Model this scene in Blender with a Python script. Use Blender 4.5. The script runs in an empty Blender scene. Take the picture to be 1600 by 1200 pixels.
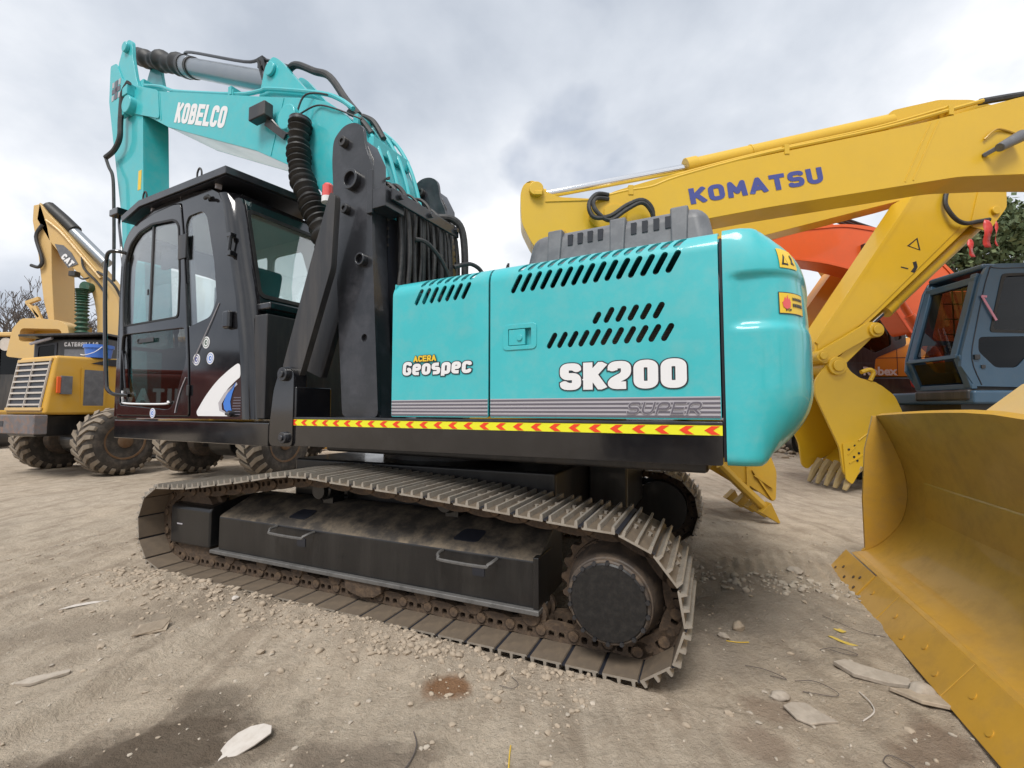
import bpy, bmesh, math, random
from mathutils import Vector, Matrix, noise
from mathutils.geometry import delaunay_2d_cdt
R = math.radians
random.seed(7)
S = bpy.context.scene
COL = S.collection

# ------------------------------------------------------------------ camera, sky, sun, exposure
cam = bpy.data.cameras.new('camera'); cam_o = bpy.data.objects.new('camera', cam); COL.objects.link(cam_o)
cam.sensor_width = 36; cam.lens = 16.0; cam.clip_start = 0.05; cam.clip_end = 3000
cam_o.location = (0, 0, 1.32); cam_o.rotation_euler = (R(90 + 3.22), 0, 0)
S.camera = cam_o
W = bpy.data.worlds.new('World'); S.world = W; W.use_nodes = True
SUN_EL, SUN_AZ = 56, 198          # degrees: elevation, compass angle (clockwise from +Y)
def world():
    nt = W.node_tree; N = nt.nodes; L = nt.links; N.clear()
    out = N.new('ShaderNodeOutputWorld')
    sky = N.new('ShaderNodeTexSky'); sky.sky_type = 'NISHITA'; sky.sun_disc = False
    sky.sun_elevation = R(SUN_EL); sky.sun_rotation = R(SUN_AZ)
    b1 = N.new('ShaderNodeBackground'); b1.inputs[1].default_value = 0.11; L.new(sky.outputs[0], b1.inputs[0])
    tc = N.new('ShaderNodeTexCoord'); sep = N.new('ShaderNodeSeparateXYZ'); L.new(tc.outputs['Generated'], sep.inputs[0])
    mx = N.new('ShaderNodeMath'); mx.operation = 'MAXIMUM'; L.new(sep.outputs[2], mx.inputs[0]); mx.inputs[1].default_value = 0.0
    ad = N.new('ShaderNodeMath'); ad.operation = 'ADD'; L.new(mx.outputs[0], ad.inputs[0]); ad.inputs[1].default_value = 0.6
    dv = N.new('ShaderNodeVectorMath'); dv.operation = 'DIVIDE'
    cb = N.new('ShaderNodeCombineXYZ')
    for i in range(3): L.new(ad.outputs[0], cb.inputs[i])
    L.new(tc.outputs['Generated'], dv.inputs[0]); L.new(cb.outputs[0], dv.inputs[1])
    def nz(scale, det, rough, dist, off):
        m = N.new('ShaderNodeMapping'); m.inputs['Location'].default_value = off; L.new(dv.outputs[0], m.inputs[0])
        n = N.new('ShaderNodeTexNoise'); n.inputs['Scale'].default_value = scale; n.inputs['Detail'].default_value = det
        n.inputs['Roughness'].default_value = rough; n.inputs['Distortion'].default_value = dist; L.new(m.outputs[0], n.inputs[0]); return n
    n1 = nz(1.9, 9, 0.52, 0.15, (8.57, 27.59, 6.83)); n2 = nz(1.3, 6, 0.5, 0.2, (4.98, 24.01, 1.19))
    r1 = N.new('ShaderNodeValToRGB'); L.new(n1.outputs[0], r1.inputs[0])
    e = r1.color_ramp.elements; e[0].position = .33; e[0].color = (.43, .475, .55, 1); e[1].position = .68; e[1].color = (1.08, 1.08, 1.09, 1)
    m_ = e.new(.47); m_.color = (.61, .65, .715, 1); m_ = e.new(.57); m_.color = (.78, .805, .85, 1)
    b2 = N.new('ShaderNodeBackground'); b2.inputs[1].default_value = 1.0; L.new(r1.outputs[0], b2.inputs[0])
    r2 = N.new('ShaderNodeValToRGB'); L.new(n2.outputs[0], r2.inputs[0])
    e = r2.color_ramp.elements; e[0].position = .27; e[0].color = (.35, .35, .35, 1); e[1].position = .36; e[1].color = (1, 1, 1, 1)
    mix = N.new('ShaderNodeMixShader'); L.new(r2.outputs[0], mix.inputs[0]); L.new(b1.outputs[0], mix.inputs[1]); L.new(b2.outputs[0], mix.inputs[2])
    L.new(mix.outputs[0], out.inputs[0])
world()
sun = bpy.data.lights.new('sun', 'SUN'); sun.energy = 2.5; sun.angle = R(22); sun.color = (1, .965, .91)
sun_o = bpy.data.objects.new('sun', sun); COL.objects.link(sun_o); sun_o.location = (-5, -8, 20)
_a = R(SUN_AZ); _d = Vector((math.sin(_a) * math.cos(R(SUN_EL)), math.cos(_a) * math.cos(R(SUN_EL)), math.sin(R(SUN_EL))))
sun_o.rotation_euler = _d.to_track_quat('Z', 'Y').to_euler()
vs = S.view_settings; vs.view_transform = 'Standard'; vs.look = 'None'; vs.gamma = 1; vs.exposure = 0.26; vs.use_curve_mapping = False
S.cycles.max_bounces = 6; S.cycles.diffuse_bounces = 3; S.cycles.glossy_bounces = 3; S.cycles.transparent_max_bounces = 16

# ------------------------------------------------------------------ materials
def mat(name, col, rough=.5, metal=0., coat=0., dirt=0., dcol=(.30, .24, .18), dscale=3., bump=0., bscale=60., var=.06, streak=False, drough=.9, spec=.5, lo=.45, hi=.7):
    m = bpy.data.materials.new(name); m.use_nodes = True; nt = m.node_tree; N = nt.nodes; L = nt.links
    b = N['Principled BSDF']; b.inputs['Metallic'].default_value = metal; b.inputs['Coat Weight'].default_value = coat
    b.inputs['Coat Roughness'].default_value = .07; b.inputs['Specular IOR Level'].default_value = spec
    tc = N.new('ShaderNodeTexCoord'); mp = N.new('ShaderNodeMapping'); L.new(tc.outputs['Object'], mp.inputs[0])
    if streak: mp.inputs['Scale'].default_value = (1, 1, .12)
    n = N.new('ShaderNodeTexNoise'); n.inputs['Scale'].default_value = dscale; n.inputs['Detail'].default_value = 8; n.inputs['Roughness'].default_value = .65
    L.new(mp.outputs[0], n.inputs[0])
    hs = N.new('ShaderNodeMix'); hs.data_type = 'RGBA'
    c2 = tuple(max(0, c * (1 - 2 * var)) for c in col); c1 = tuple(c * (1 + var) for c in col)
    hs.inputs[6].default_value = c1 + (1,); hs.inputs[7].default_value = c2 + (1,); L.new(n.outputs[0], hs.inputs[0])
    last = hs.outputs[2]
    if dirt > 0:
        n2 = N.new('ShaderNodeTexNoise'); n2.inputs['Scale'].default_value = dscale * 2.3; n2.inputs['Detail'].default_value = 10; n2.inputs['Roughness'].default_value = .7
        L.new(mp.outputs[0], n2.inputs[0])
        rp = N.new('ShaderNodeMapRange'); rp.inputs[1].default_value = lo; rp.inputs[2].default_value = hi; rp.inputs[3].default_value = 0; rp.inputs[4].default_value = dirt
        L.new(n2.outputs[0], rp.inputs[0])
        mx = N.new('ShaderNodeMix'); mx.data_type = 'RGBA'; L.new(rp.outputs[0], mx.inputs[0]); L.new(last, mx.inputs[6]); mx.inputs[7].default_value = dcol + (1,)
        last = mx.outputs[2]
        rr = N.new('ShaderNodeMapRange'); rr.inputs[1].default_value = 0; rr.inputs[2].default_value = 1; rr.inputs[3].default_value = rough; rr.inputs[4].default_value = drough
        L.new(rp.outputs[0], rr.inputs[0]); L.new(rr.outputs[0], b.inputs['Roughness'])
    else:
        rr = N.new('ShaderNodeMapRange'); rr.inputs[3].default_value = rough * .8; rr.inputs[4].default_value = min(1, rough * 1.25); L.new(n.outputs[0], rr.inputs[0]); L.new(rr.outputs[0], b.inputs['Roughness'])
    L.new(last, b.inputs['Base Color'])
    if bump > 0:
        n3 = N.new('ShaderNodeTexNoise'); n3.inputs['Scale'].default_value = bscale; n3.inputs['Detail'].default_value = 6; L.new(tc.outputs['Object'], n3.inputs[0])
        bp = N.new('ShaderNodeBump'); bp.inputs['Strength'].default_value = bump; bp.inputs['Distance'].default_value = .01; L.new(n3.outputs[0], bp.inputs['Height']); L.new(bp.outputs[0], b.inputs['Normal'])
    return m
def glassmat(name, tint, refl=.12, rough=.02):
    m = bpy.data.materials.new(name); m.use_nodes = True; nt = m.node_tree; N = nt.nodes; L = nt.links; N.clear()
    o = N.new('ShaderNodeOutputMaterial'); t = N.new('ShaderNodeBsdfTransparent'); t.inputs[0].default_value = tint + (1,)
    g = N.new('ShaderNodeBsdfGlossy'); g.inputs['Roughness'].default_value = rough
    lw = N.new('ShaderNodeLayerWeight'); lw.inputs[0].default_value = .5
    pw = N.new('ShaderNodeMath'); pw.operation = 'POWER'; pw.inputs[1].default_value = 4.; L.new(lw.outputs['Facing'], pw.inputs[0])
    a = N.new('ShaderNodeMath'); a.operation = 'ADD'; a.inputs[1].default_value = refl * .5; L.new(pw.outputs[0], a.inputs[0]); a.use_clamp = True
    mx = N.new('ShaderNodeMixShader'); L.new(a.outputs[0], mx.inputs[0]); L.new(t.outputs[0], mx.inputs[1]); L.new(g.outputs[0], mx.inputs[2]); L.new(mx.outputs[0], o.inputs[0])
    return m
M = {}
TEAL = (.035, .46, .50)
M['teal'] = mat('turquoise_paint', TEAL, .45, coat=.55, dirt=.26, dcol=(.24, .43, .41), dscale=3.4, var=.06, bump=.08, bscale=3.2)
M['tealdull'] = mat('turquoise_paint_dusty', (.05, .42, .43), .5, coat=.15, dirt=.22, dcol=(.30, .38, .35), dscale=1.6, var=.04)
M['black'] = mat('black_gloss_paint', (.008, .008, .010), .12, coat=.6, dirt=.10, dcol=(.09, .085, .08), dscale=2.5, var=.1, bump=.03, bscale=9, drough=.5)
M['blackm'] = mat('black_satin_paint', (.022, .022, .024), .42, coat=.15, dirt=.35, dcol=(.14, .12, .10), dscale=2.4, var=.1, streak=True, drough=.7)
M['blackd'] = mat('black_paint_dusty', (.010, .010, .011), .32, coat=.25, dirt=.22, dcol=(.075, .067, .058), dscale=3, var=.1, streak=True, drough=.75, bump=.05)
M['greyblk'] = mat('worn_black_steel', (.020, .021, .025), .30, coat=.35, dirt=.5, dcol=(.085, .085, .098), dscale=1.4, var=.15, drough=.55, bump=.05, bscale=25)
M['rubber'] = mat('black_rubber', (.010, .010, .010), .5, dirt=.3, dcol=(.05, .045, .038), dscale=9, var=.2)
M['hose'] = mat('hose_rubber', (.025, .025, .026), .5, dirt=.5, dcol=(.10, .095, .09), dscale=6, var=.2)
M['steel'] = mat('worn_track_steel', (.44, .40, .345), .40, metal=.45, dirt=.9, dcol=(.25, .20, .15), dscale=5, var=.25, bump=.15, bscale=40)
M['plate'] = mat('muddy_shoe_inside', (.19, .15, .112), .5, metal=.25, dirt=.7, dcol=(.24, .18, .12), dscale=4, var=.3, bump=.12, bscale=45)
M['rust'] = mat('rusty_steel', (.085, .058, .04), .75, metal=.1, dirt=.7, dcol=(.19, .125, .075), dscale=9, var=.35, bump=.35, bscale=55)
M['flange'] = mat('scraped_flange_steel', (.17, .165, .16), .45, metal=.3, dirt=.6, dcol=(.05, .048, .045), dscale=6, var=.2)
M['ftop'] = mat('muddy_frame_top', (.055, .047, .04), .7, dirt=.95, dcol=(.19, .15, .105), dscale=3.2, var=.25, bump=.25, bscale=50, lo=.42, hi=.66)
M['hub'] = mat('hub_black_paint', (.010, .010, .011), .42, dirt=.25, dcol=(.07, .06, .05), dscale=14, var=.2, bump=.05)
M['hubside'] = mat('hub_side_dusty', (.07, .055, .045), .6, dirt=.8, dcol=(.17, .12, .08), dscale=5, var=.2, bump=.1)
M['chrome'] = mat('chrome_rod', (.75, .76, .78), .12, metal=1, var=.03)
M['greycyl'] = mat('grey_cylinder', (.27, .30, .33), .3, metal=.6, coat=.2, dirt=.2, dcol=(.4, .4, .4), var=.08)
M['greyplas'] = mat('grey_plastic', (.13, .133, .145), .4, dirt=.45, dcol=(.24, .24, .25), dscale=4, var=.15, bump=.04)
M['white'] = mat('white_decal', (.76, .76, .77), .4, var=.02)
M['lgrey'] = mat('light_grey_decal', (.42, .40, .43), .4, var=.03)
M['dgrey'] = mat('dark_grey_decal', (.12, .11, .135), .4, var=.03)
M['ink'] = mat('black_decal_gap_shade', (.02, .022, .03), .4, var=.02)  # decal print; also the painted darkness in the track shoe gaps
M['blue'] = mat('blue_decal', (.05, .19, .62), .4, var=.03)
M['navy'] = mat('navy_lettering', (.055, .07, .27), .45, var=.08)
M['tapey'] = mat('yellow_tape', (.78, .76, .02), .4, var=.02)
M['taper'] = mat('red_tape', (.80, .055, .015), .4, var=.02)
M['stky'] = mat('yellow_sticker', (.78, .52, .03), .4, var=.03)
M['splash'] = mat('yellow_paint_splash', (.62, .44, .06), .7, dirt=.7, dcol=(.40, .33, .22), dscale=30, var=.1)
M['red'] = mat('red_paint', (.62, .05, .045), .4, var=.05)
M['redl'] = mat('red_lamp', (.75, .10, .09), .25, coat=.5, var=.05)
M['yel'] = mat('yellow_paint', (.66, .41, .018), .42, coat=.2, dirt=.12, dcol=(.45, .30, .08), dscale=1.7, var=.05, bump=.03, bscale=12)
M['yeldk'] = mat('yellow_paint_old', (.50, .29, .02), .5, coat=.1, dirt=.3, dcol=(.36, .22, .06), dscale=2, var=.08)
M['blade'] = mat('blade_ochre_paint', (.56, .305, .035), .42, coat=.15, dirt=.45, dcol=(.36, .22, .08), dscale=3.2, var=.12, bump=.10, bscale=8, lo=.46, hi=.72)
M['cat'] = mat('faded_yellow_paint', (.62, .41, .155), .5, coat=.1, dirt=.35, dcol=(.55, .40, .22), dscale=2, var=.06)
M['catd'] = mat('loader_yellow_paint', (.62, .34, .035), .45, coat=.15, dirt=.3, dcol=(.50, .34, .14), dscale=2, var=.06)
M['orange'] = mat('orange_red_paint', (.78, .115, .018), .42, coat=.2, dirt=.15, dcol=(.42, .12, .05), dscale=2, var=.06)
M['amber'] = mat('amber_paint', (.68, .27, .012), .42, coat=.2, dirt=.15, dcol=(.5, .25, .05), var=.05)
M['bluecab'] = mat('slate_blue_paint', (.036, .085, .142), .40, coat=.25, dirt=.25, dcol=(.09, .125, .16), dscale=2.5, var=.08)
M['tyre'] = mat('dusty_tyre', (.055, .048, .042), .85, dirt=.6, dcol=(.19, .155, .125), dscale=3, var=.2, bump=.1)
M['tooth'] = mat('worn_yellow_tooth', (.46, .34, .15), .6, dirt=.6, dcol=(.36, .30, .23), dscale=8, var=.15)
M['tread'] = mat('muddy_tread', (.30, .25, .195), .9, dirt=.6, dcol=(.20, .165, .125), dscale=5, var=.2, bump=.2, bscale=30)
M['rim'] = mat('brown_rim', (.16, .085, .04), .6, dirt=.5, dcol=(.22, .17, .12), dscale=4, var=.15)
M['bumper'] = mat('scuffed_bumper', (.20, .19, .20), .6, metal=.2, dirt=.8, dcol=(.36, .20, .12), dscale=4, var=.3)
M['pail'] = mat('blue_plastic', (.06, .18, .62), .4, var=.04)
M['green'] = mat('dark_green_hose', (.02, .085, .05), .5, dirt=.3, var=.1)
M['bark'] = mat('grey_bark', (.115, .095, .085), .9, var=.2, bump=.3)
M['leaf'] = mat('olive_leaves', (.075, .11, .04), .7, var=.35, dscale=.8)
M['leafl'] = mat('pale_olive_leaves', (.16, .20, .085), .7, var=.3, dscale=.8)
M['glass'] = glassmat('clear_glass', (.94, .985, .98), .40)
M['glassd'] = glassmat('tinted_glass', (.42, .41, .40), .06)
M['glassb'] = glassmat('smoked_glass', (.16, .15, .145), .05)
M['stone'] = mat('pale_stone', (.43, .37, .305), .9, dirt=.5, dcol=(.28, .23, .18), dscale=14, var=.2, bump=.3, bscale=50)
M['litter'] = mat('pale_litter', (.56, .51, .46), .7, dirt=.4, dcol=(.36, .30, .24), dscale=14, var=.08)
M['interior'] = mat('cab_interior', (.05, .052, .055), .7, var=.15)
M['liner'] = mat('grey_headliner', (.66, .67, .67), .7, var=.08)
M['seat'] = mat('black_seat_fabric', (.025, .025, .028), .85, var=.2)
M['pink'] = mat('pink_ribbon', (.60, .25, .33), .6, var=.05)

# ------------------------------------------------------------------ geometry helpers (all return (verts, faces))
def jn(*gs):
    V = []; Fc = []
    for g in gs:
        o = len(V); V += list(g[0]); Fc += [tuple(i + o for i in f) for f in g[1]]
    return V, Fc
def xf(g, fn): return [fn(Vector(v)) for v in g[0]], g[1]
def tr(g, mtx): return [mtx @ Vector(v) for v in g[0]], g[1]
def box(x0, x1, y0, y1, z0, z1):
    v = [(x, y, z) for x in (x0, x1) for y in (y0, y1) for z in (z0, z1)]
    return v, [(0, 1, 3, 2), (4, 6, 7, 5), (0, 4, 5, 1), (2, 3, 7, 6), (0, 2, 6, 4), (1, 5, 7, 3)]
def frame_of(d):
    d = Vector(d).normalized(); u = d.cross(Vector((0, 0, 1)))
    if u.length < 1e-3: u = d.cross(Vector((0, 1, 0)))
    u.normalize(); return u, u.cross(d)
def cyl(p0, p1, r0, r1=None, n=24, caps=True):
    r1 = r0 if r1 is None else r1; p0 = Vector(p0); p1 = Vector(p1); u, w = frame_of(p1 - p0); V = []; Fc = []
    for p, r in ((p0, r0), (p1, r1)):
        for i in range(n):
            a = 2 * math.pi * i / n; V.append(p + u * (r * math.cos(a)) + w * (r * math.sin(a)))
    for i in range(n): j = (i + 1) % n; Fc.append((i, j, n + j, n + i))
    if caps: Fc += [tuple(range(n - 1, -1, -1)), tuple(range(n, 2 * n))]
    return V, Fc
def ring(p0, p1, ro, ri, n=24):
    p0 = Vector(p0); p1 = Vector(p1); u, w = frame_of(p1 - p0); V = []; Fc = []
    for p, r in ((p0, ro), (p1, ro), (p1, ri), (p0, ri)):
        for i in range(n):
            a = 2 * math.pi * i / n; V.append(p + u * (r * math.cos(a)) + w * (r * math.sin(a)))
    for k in range(4):
        for i in range(n): j = (i + 1) % n; q = (k + 1) % 4; Fc.append((k * n + i, k * n + j, q * n + j, q * n + i))
    return V, Fc
def lathe(p0, d, prof, n=32):       # prof: list of (distance along d, radius)
    p0 = Vector(p0); d = Vector(d).normalized(); u, w = frame_of(d); V = []; Fc = []
    for t, r in prof:
        for i in range(n):
            a = 2 * math.pi * i / n; V.append(p0 + d * t + u * (r * math.cos(a)) + w * (r * math.sin(a)))
    for k in range(len(prof) - 1):
        for i in range(n): j = (i + 1) % n; Fc.append((k * n + i, k * n + j, (k + 1) * n + j, (k + 1) * n + i))
    Fc += [tuple(range(n - 1, -1, -1)), tuple(range((len(prof) - 1) * n, len(prof) * n))]
    return V, Fc
def spline(pts, k=6):
    P = [Vector(p) for p in pts]; out = []
    for i in range(len(P) - 1):
        a = P[max(0, i - 1)]; b = P[i]; c = P[i + 1]; d = P[min(len(P) - 1, i + 2)]
        for j in range(k):
            t = j / k; out.append(.5 * ((2 * b) + (c - a) * t + (2 * a - 5 * b + 4 * c - d) * t * t + (3 * b - a - 3 * c + d) * t ** 3))
    out.append(P[-1]); return out
def tube(pts, r, n=8, smooth=5, caps=True):
    P = spline(pts, smooth) if smooth else [Vector(p) for p in pts]; V = []; Fc = []; u = None
    for i, p in enumerate(P):
        d = (P[min(i + 1, len(P) - 1)] - P[max(i - 1, 0)]).normalized()
        if u is None: u, w = frame_of(d)
        else:
            u = (u - d * u.dot(d)); u.normalize()
        w = d.cross(u); rr = r(i / (len(P) - 1)) if callable(r) else r
        for j in range(n):
            a = 2 * math.pi * j / n; V.append(p + u * (rr * math.cos(a)) + w * (rr * math.sin(a)))
    for i in range(len(P) - 1):
        for j in range(n): k = (j + 1) % n; Fc.append((i * n + j, i * n + k, (i + 1) * n + k, (i + 1) * n + j))
    if caps: Fc += [tuple(range(n - 1, -1, -1)), tuple(range((len(P) - 1) * n, len(P) * n))]
    return V, Fc
def bar(p0, p1, w, h, side=(0, 1, 0)):   # rectangular beam: w along 'side', h across
    p0 = Vector(p0); p1 = Vector(p1); d = (p1 - p0).normalized(); s = Vector(side); s = (s - d * s.dot(d)).normalized(); t = d.cross(s); V = []
    for p in (p0, p1):
        for a, b in ((-1, -1), (1, -1), (1, 1), (-1, 1)): V.append(p + s * (a * w / 2) + t * (b * h / 2))
    return V, [(3, 2, 1, 0), (4, 5, 6, 7), (0, 1, 5, 4), (1, 2, 6, 5), (2, 3, 7, 6), (3, 0, 4, 7)]
def rnd(pts, r=.05, n=4):                 # round the corners of a closed 2-D outline
    P = [Vector(p) for p in pts]; out = []; m = len(P)
    for i in range(m):
        a, b, c = P[i - 1], P[i], P[(i + 1) % m]; e1 = a - b; e2 = c - b; l = min(r, e1.length * .45, e2.length * .45)
        s = b + e1.normalized() * l; t = b + e2.normalized() * l
        for k in range(n + 1):
            q = k / n; out.append(((1 - q) ** 2) * s + 2 * q * (1 - q) * b + q * q * t)
    return [tuple(o) for o in out]
def stadium(x0, z0, x1, z1, w, n=5):      # slot outline between two end points, full width w
    a = math.atan2(z1 - z0, x1 - x0); r = w / 2; d = Vector((math.cos(a), math.sin(a))); p = Vector((x0, z0)) + d * r; q = Vector((x1, z1)) - d * r; out = []
    for c, b in ((q, a - math.pi / 2), (p, a + math.pi / 2)):
        for k in range(n + 1): t = b + math.pi * k / n; out.append((c.x + r * math.cos(t), c.y + r * math.sin(t)))
    return out
def circ(x, z, r, n=20): return [(x + r * math.cos(2 * math.pi * i / n), z + r * math.sin(2 * math.pi * i / n)) for i in range(n)]
def inside(c, lp):
    x, y = c.x, c.y; r = False; a = lp[-1]
    for b in lp:
        if (a.y > y) != (b.y > y) and x < (b.x - a.x) * (y - a.y) / (b.y - a.y) + a.x: r = not r
        a = b
    return r
def plate(outline, holes, y0, y1, grid=None):   # 2-D (x, z) outline with holes, thickness from y0 (near) to y1
    loops = [[Vector(p) for p in outline]] + [[Vector(p) for p in h] for h in holes]
    vs_ = []; ed = []; lid = []
    for lp in loops:
        o = len(vs_); vs_ += lp; ed += [(o + i, o + (i + 1) % len(lp)) for i in range(len(lp))]; lid.append((o, len(lp)))
    if holes or len(outline) > 4:
        res = delaunay_2d_cdt(vs_, ed, [], 0, 1e-6); v2 = res[0]; fs = []
        for f in res[2]:
            c = sum((v2[i] for i in f), Vector((0, 0))) / len(f)
            if inside(c, loops[0]) and not any(inside(c, h) for h in loops[1:]): fs.append(f)
    else: v2 = vs_; fs = [tuple(range(len(vs_)))]
    n = len(v2); V = [(p.x, y0, p.y) for p in v2] + [(p.x, y1, p.y) for p in v2]
    Fc = [tuple(f) for f in fs] + [tuple(i + n for i in reversed(f)) for f in fs]
    cnt = {}
    for f in fs:
        for i in range(len(f)): k = (f[i], f[(i + 1) % len(f)]); cnt[k] = 1
    for (a, b) in list(cnt):
        if (b, a) not in cnt: Fc.append((b, a, a + n, b + n))
    return V, Fc
def xz(g): return g
def toXY(g): return [(v[0], v[2], v[1]) for v in g[0]], g[1]                 # plate lying flat: (x, y) outline, thickness in z
def toYZ(g, x=0): return [(v[1] + x, v[0], v[2]) for v in g[0]], g[1]        # plate facing x
def mk(name, g, m, parent=None, bevel=0., ang=35., seg=2, recalc=True, loc=None):
    me = bpy.data.meshes.new(name); me.from_pydata([tuple(v) for v in g[0]], [], g[1])
    if recalc:
        bm = bmesh.new(); bm.from_mesh(me); bmesh.ops.remove_doubles(bm, verts=bm.verts, dist=1e-5); bmesh.ops.recalc_face_normals(bm, faces=bm.faces); bm.to_mesh(me); bm.free()
    me.polygons.foreach_set('use_smooth', [True] * len(me.polygons)); me.set_sharp_from_angle(angle=R(ang))
    ms = m if isinstance(m, (list, tuple)) else [m]
    for q in ms: me.materials.append(M[q] if isinstance(q, str) else q)
    o = bpy.data.objects.new(name, me); COL.objects.link(o)
    if parent is not None: o.parent = parent
    if loc: o.location = loc
    if bevel > 0:
        b = o.modifiers.new('bevel', 'BEVEL'); b.width = bevel; b.segments = seg; b.limit_method = 'ANGLE'; b.angle_limit = R(32); b.harden_normals = True
    return o
def dup(o, parent, mtx=None, loc=None, rot=None):
    c = o.copy(); COL.objects.link(c); c.parent = parent
    if mtx is not None: c.matrix_basis = mtx
    if loc is not None: c.location = loc
    if rot is not None: c.rotation_euler = rot
    return c
def thing(name, label, cat, loc=(0, 0, 0), rz=0., group=None):
    o = bpy.data.objects.new(name, None); COL.objects.link(o); o.location = loc; o.rotation_euler = (0, 0, R(rz)); o.empty_display_size = .3
    return tag(o, label, cat, group)
def tag(o, label, cat, group=None):
    o['label'] = label; o['category'] = cat
    if group: o['group'] = group
    return o
_tc = {}
def textgeo(s, size, off=0., shear=0., ext=.001, sx=1., spacing=1.):
    cu = bpy.data.curves.new('lettering', 'FONT'); cu.body = s; cu.size = size; cu.offset = off; cu.shear = shear; cu.extrude = ext; cu.resolution_u = 4; cu.space_character = spacing
    ob = bpy.data.objects.new('lettering', cu); me = bpy.data.meshes.new_from_object(ob)
    V = [Vector((v.co.x * sx, v.co.y, v.co.z)) for v in me.vertices]; Fc = [tuple(p.vertices) for p in me.polygons]
    bpy.data.objects.remove(ob); bpy.data.curves.remove(cu); bpy.data.meshes.remove(me)
    return V, Fc
def text(name, s, m, parent, x0, x1, z0, z1, y, off=0., shear=0., ext=.0012, ang=0., grow=0.):
    """lettering facing -y that fills x0..x1, z0..z1 (before turning by ang about its lower left corner)"""
    g = textgeo(s, 1., off, shear, .5); b = textgeo(s, 1., off if grow == 0 else off - grow, shear, .5)
    xa = min(v.x for v in b[0]); xb = max(v.x for v in b[0]); ya = min(v.y for v in b[0]); yb = max(v.y for v in b[0])
    sx = (x1 - x0) / (xb - xa); sz = (z1 - z0) / (yb - ya); ca, sa = math.cos(ang), math.sin(ang)
    V = []
    for v in g[0]:
        px = (v.x - xa) * sx; pz = (v.y - ya) * sz; V.append((x0 + px * ca - pz * sa, y - v.z * 2 * ext, z0 + px * sa + pz * ca))
    return mk(name, (V, g[1]), m, parent, recalc=False)

GL = {'K': (0, [[(0, 0), (0, 1)], [(.05, .36), (1, 1)], [(.36, .58), (1, 0)]]), 'O': (.42, [[(0, 0), (1, 0), (1, 1), (0, 1), (0, 0)]]), 'B': (.3, [[(0, 0), (0, 1), (.92, 1), (.92, .52), (0, .52)], [(0, 0), (1, 0), (1, .52), (.5, .52)]]),
 'E': (0, [[(1, 1), (0, 1), (0, 0), (1, 0)], [(0, .5), (.9, .5)]]), 'L': (0, [[(0, 1), (0, 0), (1, 0)]]), 'C': (.5, [[(1, .74), (1, 1), (0, 1), (0, 0), (1, 0), (1, .26)]]), 'S': (.35, [[(1, .80), (1, 1), (0, 1), (0, .5), (1, .5), (1, 0), (0, 0), (0, .20)]]),
 '2': (.35, [[(0, .74), (0, 1), (1, 1), (1, .52), (0, .2), (0, 0), (1, 0)]]), 'M': (0, [[(0, 0), (.06, 1), (.5, .25), (.94, 1), (1, 0)]]), 'A': (0, [[(0, 0), (.5, 1.02), (1, 0)], [(.22, .26), (.78, .26)]]), 'T': (0, [[(0, 1), (1, 1)], [(.5, 1), (.5, 0)]]),
 'U': (.5, [[(0, 1), (0, 0), (1, 0), (1, 1)]]), 'P': (.4, [[(0, 0), (0, 1), (1, 1), (1, .42), (0, .42)]]), 'R': (.4, [[(0, 0), (0, 1), (1, 1), (1, .42), (0, .42)], [(.5, .42), (1, 0)]]), 'G': (.5, [[(1, .78), (1, 1), (0, 1), (0, 0), (1, 0), (1, .45), (.55, .45)]]), 'H': (0, [[(0, 0), (0, 1)], [(1, 0), (1, 1)], [(0, .5), (1, .5)]]), 'I': (0, [[(0, 0), (0, 1)]]),
 'e': (.4, [[(0, .40), (1, .40), (1, .78), (0, .78), (0, 0), (1, 0)]]), 'o': (.5, [[(0, 0), (1, 0), (1, .78), (0, .78), (0, 0)]]), 's': (.3, [[(1, .78), (0, .78), (0, .40), (1, .40), (1, 0), (0, 0)]]), 'p': (.4, [[(0, -.30), (0, .78), (1, .78), (1, 0), (.1, 0)]]), 'c': (.45, [[(1, .60), (1, .78), (0, .78), (0, 0), (1, 0), (1, .2)]])}
GW = {'M': 1.3, 'I': .0, 'A': 1.15, 'T': .95, 'L': .85, 'G': 1.1}
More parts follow.
